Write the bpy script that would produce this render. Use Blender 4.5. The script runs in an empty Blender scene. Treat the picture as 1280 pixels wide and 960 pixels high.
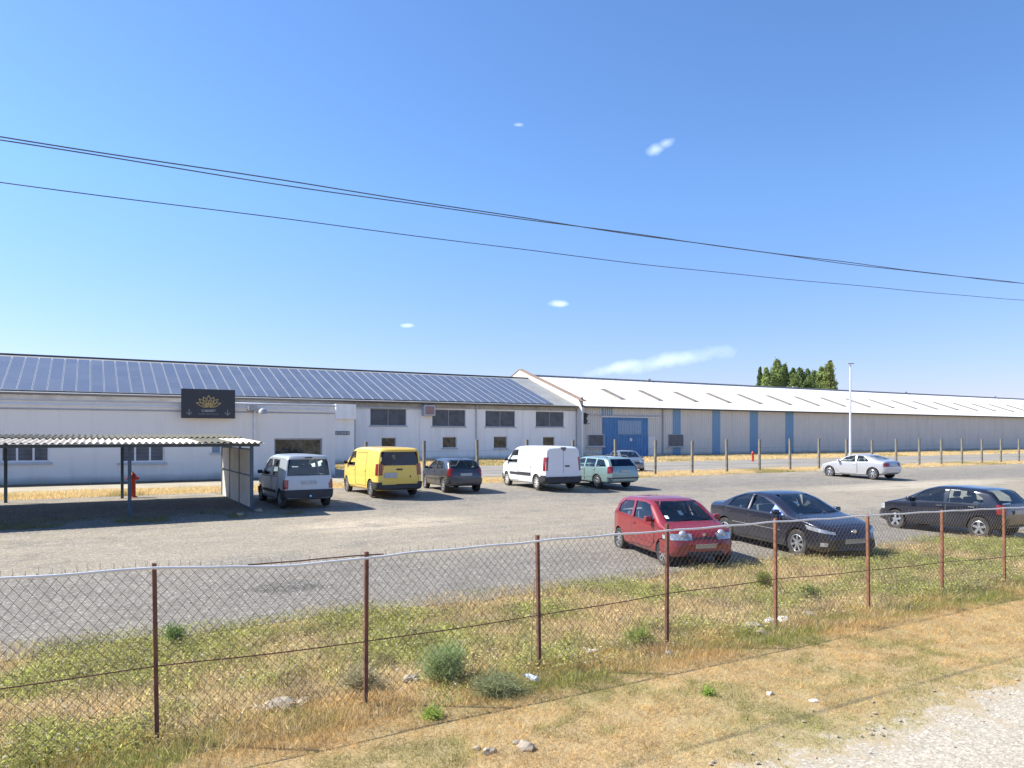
import bpy, bmesh, math, random
import numpy as np
from mathutils import Vector, Matrix
from mathutils.bvhtree import BVHTree
random.seed(7)
R = math.radians
C = bpy.context.scene.collection
SC = bpy.context.scene

# ------------------------------------------------------------------ camera, sky, sun, exposure
FPX = 915.0; HZ = 545.0; CAMZ = 2.5
cd = bpy.data.cameras.new('camera'); cam = bpy.data.objects.new('camera', cd); C.objects.link(cam)
cam.location = (0, 0, CAMZ); cam.rotation_euler = (R(90), 0, 0)
cd.sensor_width = 36; cd.lens = 36 * FPX / 1280; cd.shift_y = (HZ - 480) / 1280
cd.clip_start = 0.1; cd.clip_end = 6000
SC.camera = cam
SUN_EL = 45.0; SUN_TO = (-1.0, 0.16)
w = bpy.data.worlds.new('World'); SC.world = w; w.use_nodes = True
SC.view_settings.view_transform = 'Standard'; SC.view_settings.look = 'None'
SC.view_settings.exposure = .97; SC.view_settings.gamma = 1
SC.cycles.max_bounces = 6; SC.cycles.transparent_max_bounces = 16
sl = bpy.data.lights.new('sun', 'SUN'); sun = bpy.data.objects.new('sun', sl); C.objects.link(sun)
sl.energy = 4.8; sl.angle = R(0.5); sl.color = (1, .945, .85)
az = math.atan2(SUN_TO[1], SUN_TO[0])
sdir = Vector((math.cos(az) * math.cos(R(SUN_EL)), math.sin(az) * math.cos(R(SUN_EL)), math.sin(R(SUN_EL))))
sun.rotation_euler = sdir.to_track_quat('Z', 'Y').to_euler(); sun.location = (0, 0, 60)


class NT:
    """tiny node helper"""
    def __init__(s, nt): s.t = nt; s.n = nt.nodes; s.l = nt.links
    def node(s, typ, ins=None, **kw):
        x = s.n.new(typ)
        for k, v in kw.items(): setattr(x, k, v)
        for k, v in (ins or {}).items():
            if hasattr(v, 'node') and hasattr(v, 'is_output'): s.l.new(v, x.inputs[k])
            else: x.inputs[k].default_value = v
        return x
    def math(s, op, a, b=0.0, c=None, clamp=False):
        i = {0: a, 1: b}
        if c is not None: i[2] = c
        return s.node('ShaderNodeMath', i, operation=op, use_clamp=clamp).outputs[0]
    def noise(s, vec, scale, detail=4, rough=.55, dist=0.0):
        return s.node('ShaderNodeTexNoise', {'Vector': vec, 'Scale': scale, 'Detail': detail, 'Roughness': rough, 'Distortion': dist}).outputs[0]
    def ramp(s, fac, stops):
        x = s.node('ShaderNodeValToRGB', {0: fac}); e = x.color_ramp.elements
        while len(e) < len(stops): e.new(.5)
        for el, (p, c) in zip(e, stops):
            el.position = p; el.color = (c, c, c, 1) if not isinstance(c, tuple) else (*c, 1)
        return x.outputs[0]
    def mix(s, fac, a, b, mode='MIX'):
        def cv(v): return (*v, 1) if isinstance(v, tuple) and len(v) == 3 else v
        x = s.node('ShaderNodeMix', data_type='RGBA', blend_type=mode)
        for k, v in ((0, fac), (6, cv(a)), (7, cv(b))):
            if hasattr(v, 'is_output'): s.l.new(v, x.inputs[k])
            else: x.inputs[k].default_value = v
        return x.outputs[2]


# world: physical sky + a few thin clouds placed by direction
W = NT(w.node_tree); W.n.clear()
sky = W.node('ShaderNodeTexSky', sky_type='NISHITA', sun_disc=False, sun_elevation=R(SUN_EL),
             sun_rotation=math.atan2(SUN_TO[0], SUN_TO[1]), altitude=0, air_density=1.0, dust_density=0.3, ozone_density=2.2)
tc = W.node('ShaderNodeTexCoord'); sp = W.node('ShaderNodeSeparateXYZ', {0: tc.outputs['Generated']})
gy = W.math('MAXIMUM', sp.outputs[1], .01)
ga = W.math('DIVIDE', sp.outputs[0], gy); gb = W.math('DIVIDE', sp.outputs[2], gy)
cvec = W.node('ShaderNodeCombineXYZ', {0: ga, 1: gb}).outputs[0]
cn = W.noise(cvec, 26, 6, .6); cn2 = W.noise(cvec, 7, 4, .6)


def cloud(px, py, rx, ry, slope, amt, soft=1.0):
    cx = (px - 640) / FPX; cy = (HZ - py) / FPX
    dx = W.math('SUBTRACT', ga, cx); dy = W.math('SUBTRACT', W.math('SUBTRACT', gb, cy), W.math('MULTIPLY', dx, slope))
    a = W.math('POWER', W.math('ABSOLUTE', W.math('DIVIDE', dx, rx / FPX)), 2.0)
    b = W.math('POWER', W.math('ABSOLUTE', W.math('DIVIDE', dy, ry / FPX)), 2.0)
    d = W.math('SQRT', W.math('ADD', a, b))
    d = W.math('ADD', d, W.math('MULTIPLY', W.math('SUBTRACT', cn, .5), 1.6))
    m = W.node('ShaderNodeMapRange', {0: d, 1: 1.0, 2: 1.0 - soft, 3: 0.0, 4: amt}, clamp=True).outputs[0]
    return m


ms = [cloud(835, 451, 92, 11, .15, .36, 1.0), cloud(775, 459, 48, 8, .22, .4, 1.0), cloud(819, 187, 13, 9, .3, .36, .9), cloud(832, 179, 12, 7, .3, .32, .9),
      cloud(699, 380, 15, 5, 0, .55, .9), cloud(508, 407, 10, 3, 0, .45, .8), cloud(648, 156, 7, 3, 0, .25, .8), cloud(1190, 420, 60, 6, -.08, .4, .9), cloud(70, 330, 30, 5, .1, .35, .9)]
m = ms[0]
for k in ms[1:-2]: m = W.math('MAXIMUM', m, k)
m = W.math('MULTIPLY', m, W.math('GREATER_THAN', sp.outputs[1], .05))
skc = W.node('ShaderNodeHueSaturation', {'Saturation': 1.03, 'Value': 1.0, 'Color': sky.outputs[0]}).outputs[0]
el = W.node('ShaderNodeMapRange', {0: sp.outputs[2], 1: .0, 2: .3, 3: 0.0, 4: 1.0}, clamp=True).outputs[0]
skc = W.mix(1.0, skc, W.mix(el, (.56, .50, .72), (.60, .755, .95)), 'MULTIPLY')
col = W.mix(m, skc, (6.6, 7.4, 8.4))
bg = W.node('ShaderNodeBackground', {0: col, 1: 0.122})
W.node('ShaderNodeOutputWorld', {0: bg.outputs[0]})

# ------------------------------------------------------------------ geometry of the place
# The fences and all facades run along U; V is the direction away from the road.
UX, UY = .8667, .4988
def UV(u, v, z=0.0): return Vector((UX * u - UY * v, UY * u + UX * v, z))
def toUV(p): return (UX * p[0] + UY * p[1], -UY * p[0] + UX * p[1])
ROTZ = math.atan2(UY, UX)
GK = [(-60, -.10), (4, -.10), (6.3, -.17), (7.15, -.22), (8.5, -.30), (11, -.38), (13, -.38), (24.5, 0.0), (29, .13), (36, .13), (50, .0), (5000, 0)]
def gz(v): return float(np.interp(v, [k[0] for k in GK], [k[1] for k in GK]))
def gza(v): return np.interp(v, [k[0] for k in GK], [k[1] for k in GK])
def at_v(px, py, v):
    Y = 1833.7 * v / (2230 - px)
    return Vector(((px - 640) * Y / FPX, Y, CAMZ + (HZ - py) * Y / FPX))
def uat(px, v): return toUV(at_v(px, 500, v))[0]
def ground_hit(px, py):
    Y = 10.0
    for _ in range(60):
        X = (px - 640) * Y / FPX
        Y = .5 * Y + .5 * (CAMZ - gz(toUV((X, Y))[1])) * FPX / (py - HZ)
    X = (px - 640) * Y / FPX
    return Vector((X, Y, gz(toUV((X, Y))[1])))

# ------------------------------------------------------------------ materials
MATS = {}
def base_mat(name):
    m = bpy.data.materials.new(name); m.use_nodes = True; t = NT(m.node_tree); t.n.clear()
    b = t.node('ShaderNodeBsdfPrincipled'); o = t.node('ShaderNodeOutputMaterial', {0: b.outputs[0]})
    MATS[name] = m
    return m, t, b
def setp(b, **k):
    for n, v in k.items(): b.inputs[n.replace('_', ' ')].default_value = v
def plain(name, col, rough=.6, metal=0.0, var=.12, scale=3.0, bump=0.0, bscale=40, spec=.5, coat=0.0, dirt=None, dirt_amt=.5):
    m, t, b = base_mat(name)
    tc = t.node('ShaderNodeTexCoord').outputs['Object']
    n = t.noise(tc, scale, 5, .6)
    lo = tuple(max(0, c * (1 - var)) for c in col); hi = tuple(min(1, c * (1 + var)) for c in col)
    c = t.mix(t.ramp(n, [(.3, 0.0), (.7, 1.0)]), lo, hi)
    if dirt:
        n2 = t.noise(tc, scale * .35, 7, .7)
        c = t.mix(t.math('MULTIPLY', t.ramp(n2, [(.45, 0.0), (.7, 1.0)]), dirt_amt), c, dirt)
    t.l.new(c, b.inputs['Base Color'])
    setp(b, Roughness=rough, Metallic=metal)
    b.inputs['Specular IOR Level'].default_value = spec
    if coat: b.inputs['Coat Weight'].default_value = coat; b.inputs['Coat Roughness'].default_value = .08
    if bump:
        bn = t.node('ShaderNodeBump', {'Strength': bump, 'Distance': .01, 'Height': t.noise(tc, bscale, 4, .6)})
        t.l.new(bn.outputs[0], b.inputs['Normal'])
    return m
def paint(name, col, metal=.2, rough=.32, dust=.25):
    m, t, b = base_mat(name)
    tc = t.node('ShaderNodeTexCoord').outputs['Object']
    sp_ = t.node('ShaderNodeSeparateXYZ', {0: tc})
    n = t.noise(tc, 5, 6, .65); n2 = t.noise(tc, 1.3, 4, .6)
    low = t.node('ShaderNodeMapRange', {0: sp_.outputs[2], 1: .2, 2: .75, 3: 1.0, 4: .15}, clamp=True).outputs[0]
    d = t.math('MULTIPLY', t.math('MULTIPLY', t.ramp(n, [(.3, .3), (.75, 1.0)]), low), dust)
    c = t.mix(d, t.mix(n2, tuple(x * .92 for x in col), tuple(min(1, x * 1.05) for x in col)), (.30, .26, .20))
    t.l.new(c, b.inputs['Base Color'])
    t.l.new(t.math('ADD', t.math('MULTIPLY', d, .9), rough), b.inputs['Roughness'])
    setp(b, Metallic=metal); b.inputs['Coat Weight'].default_value = .7; b.inputs['Coat Roughness'].default_value = .06
    return m
def glass_mat(name, tint, refl=.0, rough=.02, gcol=(1, 1, 1)):
    m, t, b = base_mat(name); t.n.remove(b)
    tr = t.node('ShaderNodeBsdfTransparent', {0: (*tint, 1)})
    gl = t.node('ShaderNodeBsdfGlossy', {0: (*gcol, 1), 'Roughness': rough})
    fr = t.node('ShaderNodeFresnel', {0: 1.5})
    f = t.math('ADD', t.math('MULTIPLY', fr.outputs[0], .95), refl, clamp=True)
    mx = t.node('ShaderNodeMixShader', {0: f, 1: tr.outputs[0], 2: gl.outputs[0]})
    o = [x for x in t.n if x.type == 'OUTPUT_MATERIAL'][0]; t.l.new(mx.outputs[0], o.inputs[0])
    return m
def attr_mat(name, rough=.8, trans=.0):
    m, t, b = base_mat(name)
    a = t.node('ShaderNodeAttribute', attribute_name='Col')
    t.l.new(a.outputs['Color'], b.inputs['Base Color']); setp(b, Roughness=rough)
    b.inputs['Specular IOR Level'].default_value = .25
    if trans:
        tl = t.node('ShaderNodeBsdfTranslucent', {0: a.outputs['Color']})
        mx = t.node('ShaderNodeMixShader', {0: trans, 1: b.outputs[0], 2: tl.outputs[0]})
        o = [x for x in t.n if x.type == 'OUTPUT_MATERIAL'][0]; t.l.new(mx.outputs[0], o.inputs[0])
    return m

M_rubber = plain('rubber', (.025, .025, .027), .85, var=.25, scale=9, dirt=(.12, .10, .08), dirt_amt=.5)
M_black = plain('black_plastic', (.03, .031, .034), .6, var=.2, scale=6)
M_dark = plain('dark_interior', (.06, .06, .065), .9)
M_seat = plain('seat_cloth', (.13, .135, .15), .95, bump=.3)
M_rim = plain('rim_silver', (.55, .56, .58), .35, .8, var=.1)
M_rimdark = plain('wheel_cap_grey', (.30, .30, .30), .5, .4, var=.2, dirt=(.2, .17, .13))
M_rimwhite = plain('wheel_steel_white', (.62, .60, .54), .5, .1, var=.15, dirt=(.3, .25, .18))
M_chrome = plain('chrome', (.7, .7, .72), .15, .95, var=.02)
M_plate = plain('plate_white', (.42, .42, .42), .5, var=.15, scale=8)
M_red = plain('tail_red', (.24, .010, .012), .15, coat=.8, var=.15)
M_amber = plain('tail_amber', (.55, .16, .02), .2, coat=.8)
M_clear = plain('lamp_clear', (.44, .47, .50), .12, .35, var=.25, scale=12, coat=1.0)
M_glass = glass_mat('car_glass', (.84, .90, .87), .02)
M_glassd = glass_mat('tinted_glass', (.02, .035, .05), .03, .02, (.45, .62, .95))
M_white = plain('sticker_white', (.8, .8, .8), .5)
M_blue = plain('sunshade_blue', (.22, .34, .72), .6)

# ------------------------------------------------------------------ mesh helpers
def obj(name, bm, mats, parent=None, smooth=None, loc=None, rz=None):
    if isinstance(bm, bmesh.types.BMesh):
        me = bpy.data.meshes.new(name); bm.to_mesh(me); bm.free()
    else: me = bm
    if not isinstance(mats, (list, tuple)): mats = [mats]
    if not me.materials:
        for k in mats: me.materials.append(k)
    if smooth is not None:
        me.shade_smooth() if hasattr(me, 'shade_smooth') else None
        me.set_sharp_from_angle(angle=R(smooth))
    o = bpy.data.objects.new(name, me); C.objects.link(o)
    if parent: o.parent = parent
    if loc is not None: o.location = loc
    if rz is not None: o.rotation_euler.z = rz
    return o
def empty(name, label, cat, loc=(0, 0, 0), rz=0, group=None):
    o = bpy.data.objects.new(name, None); C.objects.link(o); o.location = loc; o.rotation_euler.z = rz
    o.empty_display_size = .3
    return tag(o, label, cat, group)
def tag(o, label=None, cat=None, group=None, kind=None):
    if label: o['label'] = label
    if cat: o['category'] = cat
    if group: o['group'] = group
    if kind: o['kind'] = kind
    return o
def copy_tree(o, parent=None):
    c = o.copy(); C.objects.link(c)
    if parent: c.parent = parent
    for ch in list(o.children): copy_tree(ch, c)
    return c
def box(bm, x0, x1, y0, y1, z0, z1, mi=0, bev=0.0, M=None):
    vs = [bm.verts.new((x, y, z)) for z in (z0, z1) for y in (y0, y1) for x in (x0, x1)]
    if M: 
        for v in vs: v.co = M @ v.co
    fs = []
    for q in ((0, 2, 3, 1), (4, 5, 7, 6), (0, 1, 5, 4), (2, 6, 7, 3), (0, 4, 6, 2), (1, 3, 7, 5)):
        f = bm.faces.new([vs[i] for i in q]); f.material_index = mi; fs.append(f)
    if bev:
        es = {e for f in fs for e in f.edges}
        bmesh.ops.bevel(bm, geom=list(es), offset=bev, segments=2, affect='EDGES', profile=.5)
    return fs
def mbox(*a, **k):
    bm = bmesh.new(); box(bm, *a, **k); return bm
def tube(bm, pts, r, n=8, mi=0, cap=True, flat=None):
    pts = [Vector(p) for p in pts]; rings = []
    for i, p in enumerate(pts):
        d = (pts[min(i + 1, len(pts) - 1)] - pts[max(i - 1, 0)]).normalized()
        a = Vector((0, 0, 1)) if abs(d.z) < .9 else Vector((1, 0, 0))
        s = d.cross(a).normalized(); t = s.cross(d).normalized()
        rr = r[i] if isinstance(r, (list, tuple)) else r
        rings.append([bm.verts.new(p + (s * math.cos(2 * math.pi * k / n) + t * math.sin(2 * math.pi * k / n)) * rr) for k in range(n)])
    for a, b in zip(rings, rings[1:]):
        for k in range(n):
            f = bm.faces.new((a[k], a[(k + 1) % n], b[(k + 1) % n], b[k])); f.material_index = mi
    if cap:
        bm.faces.new(rings[0]).material_index = mi; bm.faces.new(rings[-1][::-1]).material_index = mi
def lathe(bm, prof, n=28, axis='y', mi=None, c=(0, 0, 0)):
    """prof: list of (radius, offset along axis[, material])"""
    rings = []
    for p in prof:
        r, o = p[0], p[1]; ring = []
        for k in range(n):
            a = 2 * math.pi * k / n
            co = (r * math.cos(a), o, r * math.sin(a)) if axis == 'y' else (r * math.cos(a), r * math.sin(a), o)
            ring.append(bm.verts.new(Vector(co) + Vector(c)))
        rings.append(ring)
    for i in range(len(prof) - 1):
        for k in range(n):
            f = bm.faces.new((rings[i][k], rings[i][(k + 1) % n], rings[i + 1][(k + 1) % n], rings[i + 1][k]))
            if len(prof[i]) > 2: f.material_index = prof[i][2]
    return rings

# numpy noise
_rng = np.random.default_rng(3)
_lat = _rng.random((256, 256))
def vnoise(x, y, s):
    x = np.asarray(x) / s; y = np.asarray(y) / s
    xi = np.floor(x).astype(int); yi = np.floor(y).astype(int); fx = x - xi; fy = y - yi
    fx = fx * fx * (3 - 2 * fx); fy = fy * fy * (3 - 2 * fy)
    g = lambda a, b: _lat[a % 256, b % 256]
    return (g(xi, yi) * (1 - fx) + g(xi + 1, yi) * fx) * (1 - fy) + (g(xi, yi + 1) * (1 - fx) + g(xi + 1, yi + 1) * fx) * fy
def fbm(x, y, s): return .55 * vnoise(x, y, s) + .3 * vnoise(x + 37, y + 11, s / 2.3) + .15 * vnoise(x + 71, y + 53, s / 5.1)

def np_mesh(name, co, nv_face, cols=None):
    """co (N,3) with consecutive nv_face vertices per face"""
    me = bpy.data.meshes.new(name); n = len(co); nf = n // nv_face
    me.vertices.add(n); me.vertices.foreach_set('co', co.astype(np.float32).ravel())
    me.loops.add(n); me.loops.foreach_set('vertex_index', np.arange(n, dtype=np.int32))
    me.polygons.add(nf); me.polygons.foreach_set('loop_start', np.arange(0, n, nv_face, dtype=np.int32))
    if cols is not None:
        a = me.color_attributes.new('Col', 'FLOAT_COLOR', 'POINT')
        c4 = np.ones((n, 4), np.float32); c4[:, :3] = cols; a.data.foreach_set('color', c4.ravel())
    me.update(calc_edges=True); me.validate()
    return me

# ------------------------------------------------------------------ ground sheets
def sheet(name, us, vs, zoff, mat, kind='structure', edge=0.0, label=None, es=3.0, micro=0.0):
    us = np.array(us); vs = np.array(vs); U, V = np.meshgrid(us, vs)
    if edge:
        n = (fbm(U, V * 0 + 5 + V[0, 0], es) - .5) * 2
        nv = (fbm(U * 0 + 9, V, es) - .5) * 2
        wv = np.zeros_like(V); wv[0, :] = 1; wv[-1, :] = 1
        V = V + wv * n * edge
        wu = np.zeros_like(U); wu[:, 0] = 1; wu[:, -1] = 1
        U = U + wu * nv * edge
    Z = gza(V) + zoff
    if micro: Z = Z + (fbm(U, V, .6) - .5) * micro
    co = np.stack([UX * U - UY * V, UY * U + UX * V, Z], -1).reshape(-1, 3)
    nu, nv_ = len(us), len(vs)
    faces = [(j * nu + i, j * nu + i + 1, (j + 1) * nu + i + 1, (j + 1) * nu + i) for j in range(nv_ - 1) for i in range(nu - 1)]
    me = bpy.data.meshes.new(name); me.from_pydata(co.tolist(), [], faces); me.shade_smooth()
    o = obj(name, me, mat); tag(o, kind=kind, label=label); return o

def uvcoord(t):
    g = t.node('ShaderNodeNewGeometry').outputs['Position']
    mp = t.node('ShaderNodeMapping', {0: g, 2: (0, 0, -ROTZ)}, vector_type='POINT').outputs[0]
    s = t.node('ShaderNodeSeparateXYZ', {0: mp})
    return mp, s.outputs[0], s.outputs[1]
def blob(t, u, v, cu, cv, ru, rv, nz, namt=.9):
    a = t.math('POWER', t.math('DIVIDE', t.math('SUBTRACT', u, cu), ru), 2.0)
    b = t.math('POWER', t.math('DIVIDE', t.math('SUBTRACT', v, cv), rv), 2.0)
    d = t.math('ADD', t.math('SQRT', t.math('ADD', a, b)), t.math('MULTIPLY', t.math('SUBTRACT', nz, .5), namt))
    return t.node('ShaderNodeMapRange', {0: d, 1: 1.15, 2: .55, 3: 0.0, 4: 1.0}, clamp=True).outputs[0]

# dry earth / straw ground
m, t, b = base_mat('dry_grass_ground')
mp, u_, v_ = uvcoord(t)
n1 = t.noise(mp, .35, 6, .6); n2 = t.noise(mp, 3.0, 6, .65); n3 = t.noise(mp, 25, 4, .7)
c = t.mix(t.ramp(n1, [(.4, 0.0), (.62, 1.0)]), (.46, .33, .16), (.30, .27, .11))
c = t.mix(t.ramp(n2, [(.35, 0.0), (.7, 1.0)]), c, (.42, .32, .17))
c = t.mix(t.math('MULTIPLY', t.ramp(n3, [(.4, 1.0), (.6, 0.0)]), .5), c, (.22, .17, .09))
gm = t.math('ADD', t.math('SUBTRACT', 4.5, v_), t.math('MULTIPLY', t.math('SUBTRACT', t.noise(mp, 5.0, 6, .7), .5), 2.6))
c = t.mix(t.math('MULTIPLY', t.ramp(gm, [(.35, 0.0), (.75, 1.0)]), t.ramp(v_, [(.0, 0.0), (.01, 1.0)])), c, (.42, .37, .28))
t.l.new(c, b.inputs[0]); setp(b, Roughness=1.0)
t.l.new(t.node('ShaderNodeBump', {'Strength': .9, 'Distance': .04, 'Height': t.noise(mp, 12, 5, .7)}).outputs[0], b.inputs['Normal'])
M_ground = m
uu = np.concatenate([[-2500, -600, -200, -80], np.arange(-40, 60, 1.0), [70, 100, 200, 600, 2500]])
vv = np.concatenate([[-400, -100, -30, -10, 0], np.arange(3, 14, .5), np.arange(14, 60, 2.0), [70, 100, 200, 600, 2500]])
sheet('ground', uu, vv, 0, M_ground)

# parking lot
m, t, b = base_mat('lot_gravel')
mp, u_, v_ = uvcoord(t)
st = t.node('ShaderNodeMapping', {0: mp, 3: (.35, 1.6, 1)}).outputs[0]
big = t.noise(st, .22, 5, .6); mid = t.noise(mp, 1.3, 6, .65); fine = t.noise(mp, 16, 5, .75)
grit = t.node('ShaderNodeTexVoronoi', {'Vector': mp, 'Scale': 34.0}).outputs['Color']
grit = t.node('ShaderNodeSeparateColor', {0: grit}).outputs[0]
grey = t.mix(t.ramp(mid, [(.35, 0.0), (.7, 1.0)]), (.165, .145, .115), (.235, .208, .168))
tan = t.mix(t.ramp(mid, [(.3, 0.0), (.7, 1.0)]), (.28, .235, .16), (.36, .305, .215))
# the worn drive lane is tan, the rest grey
lane = t.math('SUBTRACT', 1.0, t.math('DIVIDE', t.math('ABSOLUTE', t.math('SUBTRACT', v_, 20.0)), 5.2))
lane = t.math('ADD', lane, t.math('MULTIPLY', t.math('SUBTRACT', big, .5), 2.4))
lane = t.math('ADD', lane, t.math('MULTIPLY', t.math('SUBTRACT', t.noise(mp, .7, 4), .5), .8))
c = t.mix(t.ramp(lane, [(.0, 0.0), (.6, 1.0)]), grey, tan)
lv = t.ramp(t.math('DIVIDE', v_, 40.0), [(.68, 0.0), (.78, .8)])
c = t.mix(t.math('MULTIPLY', lv, t.ramp(mid, [(.4, .3), (.6, 1.0)])), c, (.37, .31, .21))
p = ground_hit(478, 655); pu, pv = toUV(p)
c = t.mix(t.math('MULTIPLY', blob(t, u_, v_, pu, pv, 3.0, 1.3, mid), .8), c, (.55, .45, .31))
p = ground_hit(1150, 606); pu, pv = toUV(p)
c = t.mix(t.math('MULTIPLY', blob(t, u_, v_, pu, pv, 8.5, 1.6, mid), .8), c, (.55, .47, .34))
p = ground_hit(357, 735); pu, pv = toUV(p)
c = t.mix(t.math('MULTIPLY', blob(t, u_, v_, pu, pv, .8, .5, mid), .95), c, (.07, .065, .05))
p = ground_hit(240, 700); pu, pv = toUV(p)
# tyre tracks
tr = t.noise(t.node('ShaderNodeMapping', {0: mp, 2: (0, 0, .1), 3: (.05, 3.2, 1)}).outputs[0], 1.0, 3, .5)
c = t.mix(t.math('MULTIPLY', t.ramp(tr, [(.52, 0.0), (.62, .55)]), t.ramp(mid, [(.3, .2), (.6, 1.0)])), c, (.22, .20, .165))
pat = t.noise(mp, .55, 7, .7)
c = t.mix(t.ramp(pat, [(.36, .5), (.46, 0.0)]), c, (.13, .12, .10))
c = t.mix(t.ramp(t.noise(mp, 2.6, 6, .75), [(.56, 0.0), (.68, .4)]), c, (.40, .35, .27))
c = t.mix(t.ramp(fine, [(.35, .6), (.6, 0.0)]), c, (.10, .095, .085))
c = t.mix(t.ramp(grit, [(.80, 0.0), (.97, .55)]), c, (.50, .48, .44))
c = t.mix(t.ramp(grit, [(.03, .5), (.18, 0.0)]), c, (.09, .085, .08))
t.l.new(c, b.inputs[0]); setp(b, Roughness=.95)
t.l.new(t.node('ShaderNodeBump', {'Strength': .7, 'Distance': .02, 'Height': fine}).outputs[0], b.inputs['Normal'])
M_lot = m
sheet('parking_lot', np.arange(-45, 75, .5), np.concatenate([[11.5], np.arange(12.2, 32, 1.0), [32.6]]), .012, M_lot, edge=.75, es=2.2)

# roadside gravel and road
m, t, b = base_mat('road_gravel')
mp, u_, v_ = uvcoord(t)
g = t.node('ShaderNodeSeparateColor', {0: t.node('ShaderNodeTexVoronoi', {'Vector': mp, 'Scale': 55.0}).outputs['Color']}).outputs[0]
c = t.mix(t.noise(mp, 2, 6, .65), (.34, .30, .23), (.46, .41, .32)); c = t.mix(t.ramp(g, [(.1, .6), (.4, 0.0)]), c, (.2, .18, .15)); c = t.mix(t.ramp(g, [(.75, 0.0), (.95, .6)]), c, (.68, .62, .52))
ed = t.math('ADD', t.math('SUBTRACT', v_, 3.55), t.math('MULTIPLY', t.math('SUBTRACT', t.noise(mp, 4.5, 6, .7), .5), 2.4))
c = t.mix(t.math('MULTIPLY', t.ramp(ed, [(.1, 0.0), (.6, 1.0)]), .9), c, (.36, .28, .16))
t.l.new(c, b.inputs[0]); setp(b, Roughness=.95)
t.l.new(t.node('ShaderNodeBump', {'Strength': .8, 'Distance': .01, 'Height': g}).outputs[0], b.inputs['Normal'])
M_road = m
sheet('road', np.arange(-30, 60, .08), [-6, -2, 0, 1.5, 2.5, 3.3, 3.95], .012, M_road, edge=.36, es=.7)

# asphalt service road behind the post fence and apron by the extension
M_asph = plain('asphalt_old', (.22, .205, .18), .9, var=.22, scale=.5, bump=.4, bscale=20, dirt=(.34, .29, .2), dirt_amt=.6)
sheet('service_road', np.arange(-6, 150, 1.0), np.arange(37.5, 54.1, 1.5), .016, M_asph, edge=.7)
M_apron = plain('apron_concrete', (.36, .31, .22), .9, var=.2, scale=.7, bump=.3)
sheet('pavement', np.arange(-40, 12.4, .8), [34.6, 36, 38, 41, 43.78], .022, M_apron, edge=.35)
bm = bmesh.new()
k0 = UV(-40, 41.9); 
for i in range(26):
    box(bm, -40 + 2 * i, -38.02 + 2 * i, 41.6, 41.75, 0.02, .2)
o = obj('kerb', bm, plain('kerb_dark', (.16, .14, .11), .9), rz=ROTZ); tag(o, kind='structure')

# ------------------------------------------------------------------ building helpers (local frame: x = U, y = V)
def wall_mesh(bm, u0, u1, z0, z1, v, th, ops, mi=0):
    xs = sorted({u0, u1, *[o[0] for o in ops], *[o[1] for o in ops]}); zs = sorted({z0, z1, *[o[2] for o in ops], *[o[3] for o in ops]})
    def hole(a, b, c_, d): return any(o[0] <= a + 1e-6 and b <= o[1] + 1e-6 and o[2] <= c_ + 1e-6 and d <= o[3] + 1e-6 for o in ops)
    def q(*p): f = bm.faces.new([bm.verts.new(x) for x in p]); f.material_index = mi
    for a, b_ in zip(xs, xs[1:]):
        for c_, d in zip(zs, zs[1:]):
            if not hole(a, b_, c_, d):
                q((a, v, c_), (b_, v, c_), (b_, v, d), (a, v, d))
                q((a, v + th, c_), (a, v + th, d), (b_, v + th, d), (b_, v + th, c_))
    for a, b_, c_, d in ops:
        q((a, v, c_), (a, v, d), (a, v + th, d), (a, v + th, c_)); q((b_, v, c_), (b_, v + th, c_), (b_, v + th, d), (b_, v, d))
        q((a, v, c_), (a, v + th, c_), (b_, v + th, c_), (b_, v, c_)); q((a, v, d), (b_, v, d), (b_, v + th, d), (a, v + th, d))
    q((u0, v, z0), (u0, v + th, z0), (u0, v + th, z1), (u0, v, z1)); q((u1, v, z0), (u1, v, z1), (u1, v + th, z1), (u1, v + th, z0))
    q((u0, v, z1), (u0, v + th, z1), (u1, v + th, z1), (u1, v, z1))

def stucco(name, col, stain=(.52, .51, .48), amt=.3, base=(.2, .19, .16)):
    m, t, b = base_mat(name)
    tc = t.node('ShaderNodeTexCoord').outputs['Object']
    st = t.node('ShaderNodeMapping', {0: tc, 3: (1.4, 1.0, .12)}).outputs[0]
    s = t.noise(st, 1.2, 6, .65); n = t.noise(tc, .5, 5, .6)
    c = t.mix(n, tuple(x * .92 for x in col), tuple(min(1, x * 1.04) for x in col))
    c = t.mix(t.math('MULTIPLY', t.ramp(s, [(.5, 0.0), (.72, 1.0)]), amt), c, stain)
    z = t.node('ShaderNodeSeparateXYZ', {0: tc}).outputs[2]
    low = t.node('ShaderNodeMapRange', {0: t.math('ADD', z, t.math('MULTIPLY', n, .5)), 1: .25, 2: .75, 3: .8, 4: 0.0}, clamp=True).outputs[0]
    c = t.mix(low, c, base)
    t.l.new(c, b.inputs[0]); setp(b, Roughness=.9)
    t.l.new(t.node('ShaderNodeBump', {'Strength': .25, 'Distance': .01, 'Height': t.noise(tc, 30, 4)}).outputs[0], b.inputs['Normal'])
    return m
M_wallw = stucco('white_render_wall', (.93, .92, .89))
M_walla = stucco('extension_render', (.84, .80, .74), amt=.25)
M_clad = stucco('grey_cladding', (.68, .66, .62), (.42, .40, .36), .35)
M_cladb = stucco('blue_cladding', (.22, .37, .54), (.25, .38, .52), .4, (.1, .16, .3))
M_doorb = plain('blue_door', (.07, .22, .46), .55, var=.15, scale=1.5, dirt=(.12, .2, .38), dirt_amt=.5)
M_doorl = plain('translucent_door_panel', (.24, .36, .52), .4, var=.12)
M_frame = plain('window_frame_grey', (.35, .36, .38), .5)
M_framew = plain('window_frame_white', (.72, .73, .74), .5)
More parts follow.
